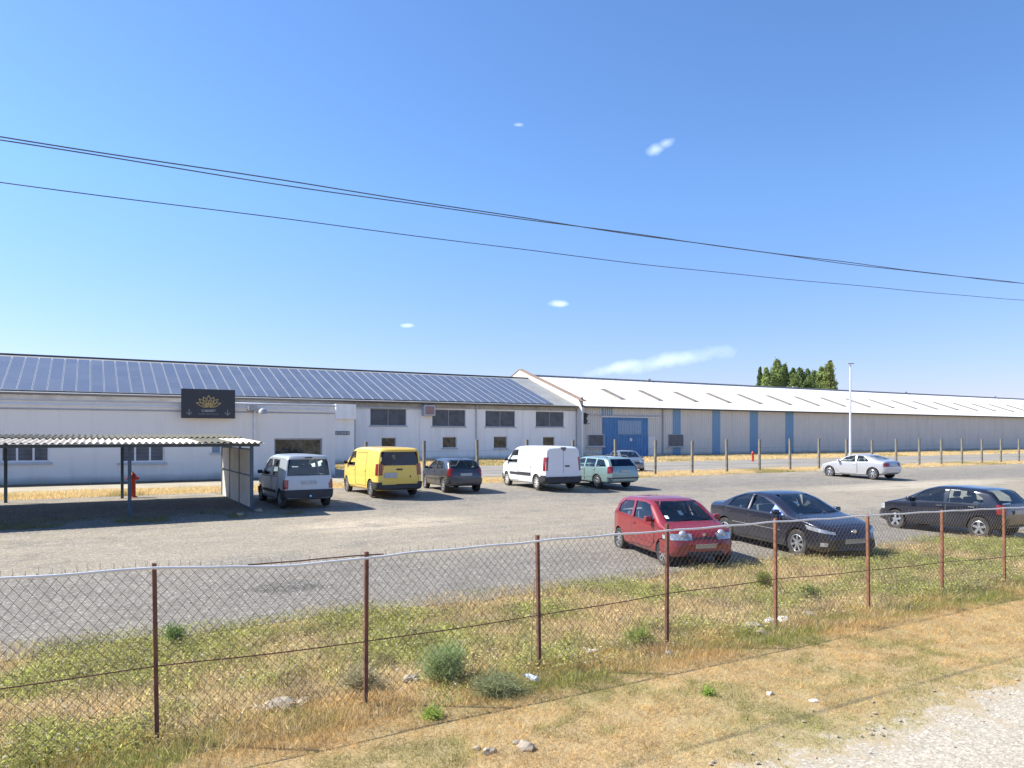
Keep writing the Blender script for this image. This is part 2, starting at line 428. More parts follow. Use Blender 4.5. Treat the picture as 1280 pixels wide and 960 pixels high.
M_sill = plain('sill_concrete', (.50, .51, .53), .85)
M_trim = plain('eave_brown', (.10, .085, .075), .7)
M_fascia = plain('fascia_beige', (.40, .385, .36), .8, var=.25, scale=1.0)
M_roofg = plain('roof_grey', (.27, .28, .28), .7, var=.15, scale=.6, dirt=(.3, .27, .2))
M_roofw = plain('white_metal_roof', (.78, .775, .76), .5, var=.05, scale=.4, dirt=(.66, .62, .55), dirt_amt=.35)
M_light = plain('roof_light_strip', (.24, .20, .15), .6, var=.3, scale=1.0)
M_pane = base_mat('window_pane')[0]
t = NT(M_pane.node_tree); b = [x for x in t.n if x.type == 'BSDF_PRINCIPLED'][0]
tcc = t.node('ShaderNodeTexCoord').outputs['Object']
wv = t.node('ShaderNodeTexWave', {'Vector': tcc, 'Scale': 1.6, 'Distortion': .2}, bands_direction='Z').outputs[1]
c = t.mix(wv, (.075, .085, .105), (.105, .118, .14)); c = t.mix(t.ramp(t.noise(tcc, 1.2, 3), [(.45, 0.0), (.6, .6)]), c, (.04, .045, .05))
t.l.new(c, b.inputs[0]); setp(b, Roughness=.4)
M_paned = base_mat('dark_pane')[0]
t = NT(M_paned.node_tree); b = [x for x in t.n if x.type == 'BSDF_PRINCIPLED'][0]
tcc = t.node('ShaderNodeTexCoord').outputs['Object']
c = t.mix(t.ramp(t.noise(tcc, 2.0, 4, .7), [(.42, 0.0), (.62, 1.0)]), (.02, .024, .022), (.10, .10, .085))
t.l.new(c, b.inputs[0]); setp(b, Roughness=.06)

def window(parent, u0, u1, z0, z1, v, npane=2, fm=None, pm=None, sill=True, depth=.12, label=None, fw=.06):
    fm = fm or M_frame; pm = pm or M_pane
    bm = bmesh.new()
    box(bm, u0, u1, v + depth, v + depth + .06, z0, z0 + fw); box(bm, u0, u1, v + depth, v + depth + .06, z1 - fw, z1)
    w_ = (u1 - u0)
    for k in range(npane + 1):
        x = u0 + w_ * k / npane
        a, b_ = (x, x + fw) if k == 0 else ((x - fw, x) if k == npane else (x - fw / 2, x + fw / 2))
        box(bm, a, b_, v + depth - .004, v + depth + .064, z0 + fw, z1 - fw)
    o = obj('window', bm, fm, parent)
    if label: o['label'] = label
    for k in range(npane):
        a = u0 + w_ * k / npane + fw * .4; c_ = u0 + w_ * (k + 1) / npane - fw * .4
        obj('pane', mbox(a, c_, v + depth + .02, v + depth + .04, z0 + fw * .5, z1 - fw * .5), pm, o)
    if sill: obj('sill', mbox(u0 - .12, u1 + .12, v - .10, v + depth - .006, z0 - .12, z0 - .003), M_sill, o)
    return o

def opening(px0, px1, py0, py1, v):
    """facade rectangle measured on the photograph -> u0,u1,z0,z1"""
    a = uat(px0, v); b_ = uat(px1, v); pm_ = (px0 + px1) / 2
    return (a, b_, at_v(pm_, py1, v).z, at_v(pm_, py0, v).z)

# ------------------------------------------------------------------ main building with solar roof
VM = 69.0; UR = uat(720, VM); UL = -34.0; EZ = 5.95; RZ = 9.72; RA = 10.6
B = empty('white_building', 'long white rendered building with a solar panel roof and small windows below larger ones', 'building', (0, 0, 0), ROTZ)
upper = [opening(463, 508, 511, 532, VM), opening(540.5, 582, 512, 533, VM), opening(607, 644, 513.5, 533.5, VM), opening(670, 705, 514.5, 533.5, VM)]
lower = [opening(477, 495, 547, 561, VM), opening(553.5, 571, 546, 560, VM), opening(617.5, 634, 545.5, 560.5, VM), opening(679, 693.5, 546, 560, VM)]
bm = bmesh.new(); wall_mesh(bm, UL, UR, -.6, EZ - .02, VM, .3, upper + lower)
box(bm, UL, UL + .3, VM + .31, VM + 2 * RA, -.6, EZ - .05); box(bm, UL, UR, VM + 2 * RA - .3, VM + 2 * RA - .01, -.6, EZ - .1)
obj('wall', bm, M_wallw, B)
for q in upper: window(B, *q, VM, 2)
for q in lower: window(B, *q, VM, 1, M_framew, M_paned)
sl_ = (RZ - EZ) / RA
bm = bmesh.new()   # roof slab, two slopes
for (a, za, c_, zc) in ((VM - .45, EZ - .45 * sl_, VM + RA, RZ), (VM + RA, RZ, VM + 2 * RA + .4, EZ - .4 * sl_)):
    vs = [bm.verts.new(p) for p in ((UL, a, za), (UR, a, za), (UR, c_, zc), (UL, c_, zc), (UL, a, za + .12), (UR, a, za + .12), (UR, c_, zc + .12), (UL, c_, zc + .12))]
    for q in ((0, 3, 2, 1), (4, 5, 6, 7), (0, 1, 5, 4), (1, 2, 6, 5), (3, 0, 4, 7)): bm.faces.new([vs[i] for i in q])
obj('roof', bm, M_roofg, B)
obj('ridge_cap', mbox(UL, UR, VM + RA - .2, VM + RA + .2, RZ + .1, RZ + .2), M_trim, B)
bm = bmesh.new(); tube(bm, [(UL, VM - .55, EZ - .12), (UR, VM - .55, EZ - .12)], .09, 8)
obj('gutter', bm, M_trim, B, 40)
obj('fascia', mbox(UL, UR - .01, VM - .06, VM - .004, EZ - .62, EZ - .2), M_fascia, B)
for px in (443.5, 595):
    uq = uat(px, VM)
    bm = bmesh.new(); tube(bm, [(uq, VM - .12, -.1), (uq, VM - .12, EZ - .35), (uq, VM - .5, EZ - .15)], .07, 8); obj('downpipe', bm, M_sill, B, 40)
for px in (526, 655):
    uq = uat(px, VM); obj('pilaster', mbox(uq - .12, uq + .12, VM - .05, VM - .003, -.3, EZ - .63), M_wallw, B)
q = opening(527, 541, 506.5, 520, VM); bm = mbox(q[0], q[1], VM - .7, VM - .01, q[2], q[3], bev=.04); bo = obj('air_unit', bm, M_sill, B)
obj('grille', mbox(q[0] + .15, q[1] - .15, VM - .72, VM - .702, q[2] + .15, q[3] - .15), plain('reddish_grille', (.32, .2, .2), .7), bo)
bm = bmesh.new(); tube(bm, [(UL, VM - .16, EZ - .72), (uat(530, VM), VM - .16, EZ - .72)], .045, 6); obj('conduit', bm, M_sill, B)
# corner pilaster and firewall parapet belong to the warehouse below

# solar panels
M_panel = base_mat('solar_cells')[0]
t = NT(M_panel.node_tree); b = [x for x in t.n if x.type == 'BSDF_PRINCIPLED'][0]
tcc = t.node('ShaderNodeTexCoord').outputs['Object']
bk = t.node('ShaderNodeTexBrick', {'Vector': tcc, 'Color1': (.085, .095, .125, 1), 'Color2': (.10, .11, .14, 1), 'Mortar': (.17, .18, .20, 1), 'Scale': 1.0, 'Mortar Size': .006, 'Brick Width': .158, 'Row Height': .158}, offset=0.0).outputs[0]
oi = t.node('ShaderNodeObjectInfo').outputs['Random']
c = t.mix(t.math('MULTIPLY', oi, .5), bk, (.15, .155, .17))
t.l.new(c, b.inputs[0]); setp(b, Roughness=.3); b.inputs['Coat Weight'].default_value = .3
M_alu = plain('aluminium_frame', (.55, .57, .60), .4, .3, var=.06)
PW, PH = .955, 1.70
def panel_geo(bm, M=None):
    x1, y1 = PW, PH; f = .028
    box(bm, 0, x1, 0, y1, 0, .035, 0, M=M)
    vs = [bm.verts.new(p) for p in ((f, .008, .038), (x1 - f, .008, .038), (x1 - f, y1 - .008, .038), (f, y1 - .008, .038))]
    if M:
        for v in vs: v.co = M @ v.co
    bm.faces.new(vs).material_index = 1
bm = bmesh.new(); panel_geo(bm); pme = bpy.data.meshes.new('solar_panel'); bm.to_mesh(pme); bm.free()
pme.materials.append(M_alu); pme.materials.append(M_panel)
ang = math.atan(sl_); u = UR - 3.2; spots = []
L_ = math.hypot(RA, RZ - EZ)
while u > uat(-60, VM):
    for r in range(6): spots.append((u - PW, .35 + r * (PH + .012)))
    u -= 1.0
spots.sort()
rest = bmesh.new()
for i, (pu, s) in enumerate(spots):
    loc = Vector((pu, VM - .45 + s * math.cos(ang), EZ - .45 * sl_ + s * math.sin(ang) + .19))
    if i < 300:
        o = bpy.data.objects.new('solar_panel', pme); C.objects.link(o); o.parent = B; o.location = loc; o.rotation_euler.x = ang
    else:
        panel_geo(rest, Matrix.Translation(loc) @ Matrix.Rotation(ang, 4, 'X'))
o = obj('solar_panel_field', rest, [M_alu, M_panel], B); o['kind'] = 'stuff'

# ------------------------------------------------------------------ flat roofed extension
VA = 43.8; UA = uat(419, VA); AZ = 4.28
A = empty('flat_extension', 'low flat roofed pale extension in front of the solar roof building', 'building', (0, 0, 0), ROTZ)
wA = [opening(343, 403, 548, 572, VA), opening(150, 206, 556, 578, VA), opening(265, 275.5, 556, 566, VA), opening(0, 62, 556, 578, VA)]
bm = bmesh.new(); wall_mesh(bm, UL, UA, -.5, AZ, VA, .3, wA)
box(bm, UA - .3, UA - .001, VA + .31, VM - .02, -.5, AZ - .003)
box(bm, UL, UA - .31, VA + .31, VM - .02, AZ - .5, AZ - .35)
obj('wall', bm, M_walla, A)
window(A, *wA[0], VA, 1, M_frame, M_paned, False, .1, fw=.08, label='large dark window behind the parked van')
window(A, *wA[1], VA, 3, M_framew, M_pane, True, .1, fw=.09)
window(A, *wA[2], VA, 1, M_frame, plain('blue_pane', (.16, .27, .38), .2), True, .1)
window(A, *wA[3], VA, 3, M_framew, M_pane, True, .1, fw=.09)
obj('coping', mbox(UL, UA + .05, VA - .06, VA + .36, AZ + .002, AZ + .08), M_sill, A)
obj('band', mbox(UL, UA - .05, VA - .05, VA - .003, AZ - .45, AZ - .38), M_frame, A)
bm = bmesh.new(); tube(bm, [(UL, VA - .12, AZ - .2), (UA - .3, VA - .12, AZ - .2)], .035, 6); obj('conduit', bm, M_framew, A)
uq = uat(318, VA); obj('vertical_pipe', mbox(uq - .05, uq + .05, VA - .14, VA - .04, 2.3, AZ - .3), M_framew, A)
bm = bmesh.new()
uq = uat(326, VA); tube(bm, [(uq, VA - .02, AZ - .25), (uq, VA - .5, AZ - .2), (uq, VA - .62, AZ - .3)], .04, 6)
lathe(bm, [(.02, .18), (.12, .16), (.22, .06), (.26, -.12), (.22, -.13), (.001, -.1)], 16, 'z', c=(uq, VA - .62, AZ - .38))
box(bm, uq - .75, uq - .28, VA - .4, VA - .02, AZ - .32, AZ - .05)
obj('wall_lamp', bm, M_frame, A, 40)
# annexe between the extension and the main facade
VB = 64.0; UB = uat(443, VB)
D = empty('corner_annexe', 'small white annexe with a dark vent in the corner beside the extension', 'building', (0, 0, 0), ROTZ)
obj('wall', mbox(UA - 4, UB, VB, VM - .01, -.5, 5.3), M_wallw, D)
q = opening(418.5, 441, 504, 524, VB); obj('overhang', mbox(q[0], UB + .04, VB - .4, VB - .003, q[2], 5.33), M_wallw, D)
q = opening(418.5, 437, 539, 543.5, VB); vb = obj('vent', mbox(q[0], q[1], VB - .05, VB - .003, q[2], q[3]), M_trim, D)
for k in range(5):
    a = q[0] + (q[1] - q[0]) * (k + .1) / 5; obj('louvre', mbox(a, a + .22, VB - .08, VB - .052, q[2] + .05, q[3] - .05), M_frame, vb)

# ------------------------------------------------------------------ warehouse
VW = 70.0; WU0 = UR + .62; WU1 = 196.0; WEZ = 6.08; WA = 11.9; WRZ = 10.3
H = empty('grey_warehouse', 'long grey clad warehouse with blue strips and a white metal roof', 'building', (0, 0, 0), ROTZ)
def clad(u0, u1, z0, z1, v, pitch=.33, dep=.045):
    bm = bmesh.new(); x = u0; pts = []
    while x < u1 - 1e-4:
        for dx, dy in ((0, 0), (.45, 0), (.55, -dep), (.9, -dep)):
            xx = x + dx * pitch
            if xx < u1: pts.append((xx, v + dy))
        x += pitch
    pts.append((u1, v))
    lo = [bm.verts.new((p[0], p[1], z0)) for p in pts]; hi = [bm.verts.new((p[0], p[1], z1)) for p in pts]
    for i in range(len(pts) - 1): bm.faces.new((lo[i], lo[i + 1], hi[i + 1], hi[i]))
    return bm
dq = opening(753, 810, 522, 573, VW); gq = opening(734, 754.5, 543, 558, VW); gq2 = opening(835, 853.5, 543, 558, VW); wd = opening(810, 818, 546, 574, VW)
segs = []; blues = [opening(a - w_, a + w_, 512, 570, VW)[:2] for a, w_ in ((846, 5), (895.5, 5), (942.5, 5), (987, 5))]
ops = sorted([(dq[0], wd[1])] + blues); x = WU0
for a, c_ in ops: segs.append((x, a)); x = c_
segs.append((x, WU1))
bm = mbox(WU0, WU1, VW + .06, VW + .3, -.6, WEZ - .05)
box(bm, WU1 - .3, WU1, VW + .31, VW + 2 * WA, -.6, WEZ - .05); box(bm, WU0, WU1 - .31, VW + 2 * WA - .3, VW + 2 * WA, -.6, WEZ - .05)
obj('wall_frame', bm, M_clad, H)
for a, c_ in segs: 
    while c_ - a > 9.5:
        obj('wall_cladding', clad(a, a + 8.0, -.5, WEZ - .03, VW), M_clad, H); a += 8.01
    obj('wall_cladding', clad(a, c_, -.5, WEZ - .03, VW), M_clad, H)
for a, c_ in blues: obj('blue_strip', clad(a, c_, -.5, WEZ - .03, VW - .02), M_cladb, H)
obj('wall_cladding', clad(dq[0], wd[1], dq[3] + .12, WEZ - .03, VW), M_clad, H)
q = opening(752, 766, 509, 517, VW); obj('blue_strip', clad(q[0], q[1], dq[3] + .2, WEZ - .05, VW - .03), M_cladb, H)
# sliding door
q1 = uat(766.5, VW); q2 = uat(803, VW)
dr = obj('sliding_door', clad(q1, q2, -.3, dq[3], VW - .06, .4, .05), M_doorb, H)
zz = at_v(785, 543, VW).z
obj('translucent_panel', clad(q1 + .6, q2 - .3, zz, dq[3] - .35, VW - .14, .4, .05), M_doorl, dr)
bm = bmesh.new(); uc = uat(787.5, VW); zc = at_v(787, 549.5, VW).z; lathe(bm, [(.001, -.01), (.22, -.01), (.22, .02)], 16, 'y', c=(uc, VW - .20, zc)); obj('round_sign', bm, M_framew, dr)
obj('door_side_panel', clad(dq[0], q1 - .01, -.3, dq[3], VW - .05, .4, .05), M_doorb, H)
obj('door_side_panel', clad(q2 + .01, dq[1], -.3, dq[3], VW - .03, .4, .05), M_doorb, H)
obj('door_rail', mbox(dq[0] - .3, wd[1] + .2, VW - .2, VW - .06, dq[3] + .003, dq[3] + .12), M_framew, H)
obj('side_door', mbox(wd[0] + .02, wd[1], VW - .09, VW + .02, -.1, wd[3]), M_framew, H)
obj('wall_cladding', clad(wd[0] + .01, wd[1], wd[3] + .01, dq[3], VW), M_clad, H)
for g_ in (gq, gq2):
    window(H, g_[0], g_[1], g_[2], g_[3], VW - .24, 1, M_framew if g_ is gq else M_frame, M_pane, True, .1)
uq = uat(828, VW); bm = bmesh.new(); tube(bm, [(uq, VW - .15, -.1), (uq, VW - .15, WEZ - .1)], .08, 8); obj('downpipe', bm, M_frame, H, 40)
for (pa, py) in ((752, 515.5), (830, 517)):
    pass
bm = bmesh.new(); tube(bm, [(WU0, VW - .12, at_v(760, 519, VW).z), (uat(830, VW), VW - .12, at_v(760, 519, VW).z)], .05, 6); obj('conduit', bm, M_sill, H)
# roof: standing seams
def seam_roof(u0, u1, pitch, mi=0):
    bm = bmesh.new(); pts = []; x = u0
    while x < u1 - .01:
        for dx, dz in ((0, 0), (pitch - .14, 0), (pitch - .10, .02), (pitch - .04, .02)): pts.append((min(x + dx, u1), dz))
        x += pitch
    pts.append((u1, 0))
    s = (WRZ - WEZ) / WA
    rows = [(VW - .5, WEZ - .5 * s), (VW + WA, WRZ), (VW + 2 * WA + .4, WEZ - .4 * s)]
    vr = [[bm.verts.new((p[0], r[0], r[1] + p[1] + .1)) for p in pts] for r in rows]
    for a, c_ in zip(vr, vr[1:]):
        for i in range(len(pts) - 1): bm.faces.new((a[i], a[i + 1], c_[i + 1], c_[i]))
    return bm
obj('roof', seam_roof(WU0 - .1, WU1 + .3, 1.03), M_roofw, H)
obj('eave_gutter', mbox(WU0 + .2, WU1, VW - .62, VW - .42, WEZ - .28, WEZ - .12), M_trim, H)
obj('ridge_cap', mbox(WU0, WU1, VW + WA - .22, VW + WA + .22, WRZ + .1, WRZ + .24), M_roofg, H)
sW = (WRZ - WEZ) / WA; aW = math.atan(sW)
lm = mbox(0, .8, 0, 4.5, 0, .07); lme = bpy.data.meshes.new('roof_light'); lm.to_mesh(lme); lm.free(); lme.materials.append(M_light)
for k in range(22):
    o = bpy.data.objects.new('roof_light', lme); C.objects.link(o); o.parent = H
    o.location = (57.35 + 6.2 * k, 72.5, WEZ + 2.5 * sW + .12); o.rotation_euler.x = aW
for k in range(4):
    uq = 70 + k * 31; bm = bmesh.new(); tube(bm, [(uq, VW + WA, WRZ + .1), (uq, VW + WA, WRZ + .45)], .25, 10); obj('roof_vent', bm, M_roofg, H, 40)
# firewall gable parapet
P_ = [(VM - 1.0, -.6), (VM - 1.0, 5.75), (VM - .3, 6.75), (VW + WA, 11.1), (VW + 2 * WA + .3, 6.75), (VW + 2 * WA + .3, -.6)]
bm = bmesh.new()
a = [bm.verts.new((UR + .1, p[0], p[1])) for p in P_]; c_ = [bm.verts.new((UR + .35, p[0], p[1])) for p in P_]
bm.faces.new(a[::-1]); bm.faces.new(c_)
for i in range(len(P_)): j = (i + 1) % len(P_); bm.faces.new((a[i], a[j], c_[j], c_[i]))
obj('gable_parapet', bm, plain('gable_white', (.78, .77, .74), .85, var=.06, scale=.5, dirt=(.6, .56, .5), dirt_amt=.3), H)
bm = bmesh.new()
for (p, q) in ((P_[2], P_[3]), (P_[3], P_[4])):
    d0 = -1.0 if p is P_[2] else 0
    sl2 = (q[1] - p[1]) / (q[0] - p[0])
    vs = [bm.verts.new(x) for x in ((UR, p[0] + d0, p[1] + d0 * sl2 + .005), (UR + .6, p[0] + d0, p[1] + d0 * sl2 + .005), (UR + .6, q[0], q[1] + .005), (UR, q[0], q[1] + .005),
                                    (UR, p[0] + d0, p[1] + d0 * sl2 + .1), (UR + .6, p[0] + d0, p[1] + d0 * sl2 + .1), (UR + .6, q[0], q[1] + .1), (UR, q[0], q[1] + .1))]
    for f in ((0, 3, 2, 1), (4, 5, 6, 7), (0, 1, 5, 4), (1, 2, 6, 5), (2, 3, 7, 6), (3, 0, 4, 7)): bm.faces.new([vs[i] for i in f])
obj('coping', bm, plain('rusty_coping', (.30, .2, .14), .8, var=.3), H)
obj('corner_stack', mbox(UR + .12, UR + .3, VM - .98, VM - .8, 5.752, 6.9), M_trim, H)
# bracket lamp on the warehouse corner
bm = bmesh.new(); uq = uat(729, VW)
tube(bm, [(uq - .5, VW - .05, 4.9), (uq - .2, VW - .6, 5.15), (uq + .3, VW - .7, 5.0)], .06, 6)
for zc in (4.85, 4.25): lathe(bm, [(.001, -.1), (.28, -.08), (.34, .02), (.3, .12), (.001, .14)], 14, 'y', c=(uq, VW - .45, zc))
tube(bm, [(uq, VW - .3, 4.85), (uq, VW - .3, 3.9), (uq + .7, VW - .3, 3.95)], .04, 6)
obj('horn_lamp', bm, M_black, H, 40)

# ------------------------------------------------------------------ sign board on the extension parapet
M_board = plain('sign_black', (.028, .032, .045), .45, var=.1)
M_gold = plain('sign_gold', (.55, .42, .17), .5, var=.1)
M_lett = plain('sign_letters', (.50, .56, .50), .6, var=.05)
M_arrow = plain('sign_arrow', (.22, .23, .25), .6, var=.05)
VS = VA - .45
s0 = at_v(226.5, 486, VS); us0 = uat(226.5, VS); us1 = uat(294, VS); zt = at_v(226.5, 485.5, VS).z; zb = at_v(226.5, 522.5, VS).z
S = empty('sign_board', 'black sign board with a gold lotus and two down arrows above the extension wall', 'sign', UV((us0 + us1) / 2, VS, zb), ROTZ)
sw = us1 - us0; sh = zt - zb
obj('board', mbox(-sw / 2, sw / 2, 0, .07, 0, sh), M_board, S)
for sx in (-.8, .8):
    obj('bracket', mbox(sx - .04, sx + .04, .072, .44, .1, .18), M_frame, S)
obj('board_support', mbox(-sw / 2 + .3, sw / 2 - .3, .072, .12, sh - .5, sh - .42), M_frame, S)
def ribbon(bm, pts, wd_, y0=-.012, y1=-.001):
    n = len(pts)
    for i in range(n - 1):
        p, q = Vector((pts[i][0], pts[i][1])), Vector((pts[i + 1][0], pts[i + 1][1])); d = (q - p)
        if d.length < 1e-5: continue
        d.normalize(); nn = Vector((-d.y, d.x)) * wd_ / 2; p = p - d * wd_ * .3; q = q + d * wd_ * .3
        c_ = [p + nn, p - nn, q - nn, q + nn]
        f = [bm.verts.new((k.x, y0, k.y)) for k in c_]; g_ = [bm.verts.new((k.x, y1, k.y)) for k in c_]
        bm.faces.new(f)
        for k in range(4): bm.faces.new((f[k], g_[k], g_[(k + 1) % 4], f[(k + 1) % 4]))
def petal(cx, cz, L, wd_, ang_, n=10):
    pts = []
    for s in (1, -1):
        rr = range(n + 1) if s == 1 else range(n, -1, -1)
        for k in rr:
            tt = k / n; x = s * wd_ / 2 * math.sin(math.pi * tt ** .85) ; z = L * tt
            pts.append((cx + x * math.cos(ang_) + z * math.sin(ang_), cz - x * math.sin(ang_) + z * math.cos(ang_)))
    return pts
for (L, wd_, a_) in ((.62, .26, 0), (.60, .24, R(27)), (.60, .24, R(-27)), (.64, .22, R(50)), (.64, .22, R(-50)), (.66, .2, R(72)), (.66, .2, R(-72))):
    bm = bmesh.new(); ribbon(bm, petal(0, sh * .40, L, wd_, a_), .035); obj('lotus_petal', bm, M_gold, S)
for sx in (-1, 1):
    bm = bmesh.new(); x = sx * sw * .355
    ribbon(bm, [(x, sh * .30), (x, sh * .12)], .05); ribbon(bm, [(x - .13, sh * .2), (x, sh * .11), (x + .13, sh * .2)], .045)
    obj('arrow', bm, M_arrow, S)
def text(body, size, x, z, mat, parent, name='lettering', y=-.004):
    cu = bpy.data.curves.new(name, 'FONT'); cu.body = body; cu.size = size; cu.align_x = 'CENTER'; cu.extrude = .003
    to = bpy.data.objects.new(name, cu); C.objects.link(to)
    dg = bpy.context.evaluated_depsgraph_get(); me = bpy.data.meshes.new_from_object(to.evaluated_get(dg))
    bpy.data.objects.remove(to); me.transform(Matrix.Rotation(R(90), 4, 'X')); me.materials.clear()
    o = obj(name, me, mat, parent); o.location = (x, y, z); return o
text('CABARET', .17, 0, sh * .225, M_lett, S)
text('DINER SPECTACLE', .125, 0, sh * .12, M_arrow, S)

# ------------------------------------------------------------------ carport
M_cppost = plain('carport_steel', (.07, .10, .13), .6, var=.2)
M_corr = plain('fibre_cement', (.56, .50, .42), .9, var=.2, scale=3, dirt=(.28, .24, .18), dirt_amt=.5)
M_corrd = plain('fibre_cement_moss_shade', (.10, .095, .07), .95, var=.3, scale=4)  # moss on one front sheet, painted shade on the rear row
M_pan = plain('carport_panel', (.60, .60, .56), .7, var=.1, dirt=(.4, .36, .3), dirt_amt=.4)
K = empty('carport', 'open carport with corrugated roof and pale side panels on dark posts', 'carport', UV(4.6, 25.2, gz(25.2)), ROTZ)
zg = gz(25.2); CU0 = -13.0; CU1 = .3; CV1 = 6.1
def cz(v): return 2.24 - zg + (v + .45) * .030
for uq in (0, -3.57, -7.2, -10.8):
    for vq in (0, CV1): obj('post', mbox(uq - .05, uq + .05, vq - .05, vq + .05, -.2, cz(vq) - .1), M_cppost, K)
for vq in (2.2, 4.2): obj('post', mbox(-.04, .04, vq - .04, vq + .04, -.2, cz(vq) - .1), M_cppost, K)
for vq in (0, 3.05, CV1): obj('beam', mbox(CU0, CU1 - .05, vq - .04, vq + .04, cz(vq) - .099, cz(vq) + .0), M_cppost, K)
for zq in (.06, 1.15, 2.02): obj('side_rail', mbox(-.06, -.025, .05, CV1 - .05, zq, zq + .05), M_cppost, K)
for a, c_ in ((.06, 2.15), (2.25, 4.15), (4.25, 6.04)):
    for z0_, z1_ in ((.12, 1.14), (1.21, 2.01)):
        obj('side_panel', mbox(-.022, .0, a, c_, z0_, z1_), M_pan, K)
def corr(u0, u1, v0, v1, lift=0.0, th=.012, pitch=.185, amp=.032):
    bm = bmesh.new(); n = int((u1 - u0) / pitch * 8); g_ = []
    for (v, dz) in ((v0, th), (v1, th), (v1, 0), (v0, 0)):
        g_.append([bm.verts.new((u0 + (u1 - u0) * i / n, v, cz(v) + .04 + lift + dz + amp * math.cos(2 * math.pi * (u0 + (u1 - u0) * i / n) / pitch))) for i in range(n + 1)])
    for a in range(4):
        b_ = (a + 1) % 4
        for i in range(n): bm.faces.new((g_[a][i], g_[a][i + 1], g_[b_][i + 1], g_[b_][i]))
    return bm
x = CU1; k = 0
while x > CU0:
    wd_ = .925
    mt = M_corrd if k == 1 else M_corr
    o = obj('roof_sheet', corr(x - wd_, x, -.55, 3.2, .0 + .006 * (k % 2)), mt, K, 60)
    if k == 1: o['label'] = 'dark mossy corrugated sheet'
    obj('roof_sheet', corr(x - wd_ - .0, x, 3.1, CV1 + .5, .045 + .006 * (k % 2)), M_corrd, K, 60)  # rear row: its shade is put into the dark sheet colour
    x -= wd_; k += 1

# ------------------------------------------------------------------ vehicles
def interp(pts, x): return float(np.interp(x, [p[0] for p in pts], [p[1] for p in pts]))
def sm(pts, x, r=.05):
    x0, x1 = pts[0][0], pts[-1][0]
    return sum(interp(pts, min(max(x + d * r, x0), x1)) for d in (-1, -.5, 0, .5, 1)) / 5
def round_poly(pts, rs):
    out = [pts[0]]
    for i in range(1, len(pts) - 1):
        p, a, c_ = Vector(pts[i]), Vector(pts[i - 1]), Vector(pts[i + 1]); r = rs[i]
        da = (a - p); dc = (c_ - p); ra = min(r, da.length * .45); rc = min(r, dc.length * .45)
        s = p + da.normalized() * ra if da.length > 1e-6 else p; e = p + dc.normalized() * rc if dc.length > 1e-6 else p
        for tt in (0, .33, .67, 1): out.append(tuple(s * (1 - tt) ** 2 + p * 2 * tt * (1 - tt) + e * tt * tt))
    out.append(pts[-1]); return out
def ring(sp, x, inset=0.0, zmin=None):
    zb = sm(sp['bot'], x); zl = sm(sp['belt'], x); ztp = sm(sp['top'], x, sp.get('sr', .04)); w_ = sm(sp['plan'], x, .05) - inset
    ztp -= inset; zl = min(zl, ztp - .02); hh = ztp - zl
    if zmin is not None: zb = zmin
    wt = w_ * .985 - sp['tumble'] * hh
    r1 = min(.09, .55 * hh)
    if zmin is not None and zb >= zl - .05: zl = zb + .05
    zs = zb + (zl - zb) * .62
    pts = [(0, zb), (w_ * .90, zb), (w_ * .975, zb + .07), (w_, zs), (w_ * .985, zl), (wt + .012, ztp - r1), (wt * .84, ztp - .2 * r1), (0, ztp)]
    return round_poly(pts, [0, .05, .05, .12, .04, .05, sp.get('rr', .12), 0])
def loft(sp, inset=0.0, zmin=None, x0=None, x1=None, mi=0):
    xa, xb = sp['top'][0][0], sp['top'][-1][0]
    if x0 is None: x0, x1 = xa, xb
    n = 56; xs = []
    for i in range(n + 1):
        tt = i / n; e = .5 - .5 * math.cos(math.pi * tt); xs.append(x0 + (x1 - x0) * (.45 * tt + .55 * e))
    bm = bmesh.new(); rings = []
    for x in xs:
        h = ring(sp, x, inset, zmin); full = h + [(-p[0], p[1]) for p in h[-2:0:-1]]
        k = 0
        if sp.get('lean'): k = max(0, min(1, (sp['leanx'] - x) / (sp['leanx'] - xa)))
        kf = max(0, min(1, (x - (xb - .35)) / .35))
        rr_ = []
        for (y, z) in full:
            wy = abs(y) / max(sp['plan'][len(sp['plan']) // 2][1], .1)
            dx = k * k * (sp.get('lean', 0) * max(0, z - .85) + .06 * wy * wy) - kf * sp.get('bow', .12) * wy * wy
            rr_.append(bm.verts.new((x + dx, y, z)))
        rings.append(rr_)
    N = len(rings[0])
    for a, c_ in zip(rings, rings[1:]):
        for i in range(N):
            f = bm.faces.new((a[i], c_[i], c_[(i + 1) % N], a[(i + 1) % N])); f.material_index = mi
    bm.faces.new(rings[0]).material_index = mi; bm.faces.new(rings[-1][::-1]).material_index = mi
    bmesh.ops.recalc_face_normals(bm, faces=bm.faces)
    return bm
def prism(bm, poly, axis, a, c_, mi=1):
    def mk(p, d): return (p[0], d, p[1]) if axis == 'y' else (d, p[0], p[1])
    A_ = [bm.verts.new(mk(p, a)) for p in poly]; B_ = [bm.verts.new(mk(p, c_)) for p in poly]; n = len(poly)
    fs = [bm.faces.new(A_), bm.faces.new(B_[::-1])] + [bm.faces.new((A_[i], B_[i], B_[(i + 1) % n], A_[(i + 1) % n])) for i in range(n)]
    for f in fs: f.material_index = mi
def poly_span(poly, x):
    zs = []
    for i in range(len(poly)):
        (x0, z0), (x1, z1) = poly[i], poly[(i + 1) % len(poly)]
        if abs(x1 - x0) < 1e-7:
            if abs(x - x0) < 1e-6: zs += [z0, z1]
        elif min(x0, x1) - 1e-9 <= x <= max(x0, x1) + 1e-9: zs.append(z0 + (z1 - z0) * (x - x0) / (x1 - x0))
    return (min(zs), max(zs)) if zs else None

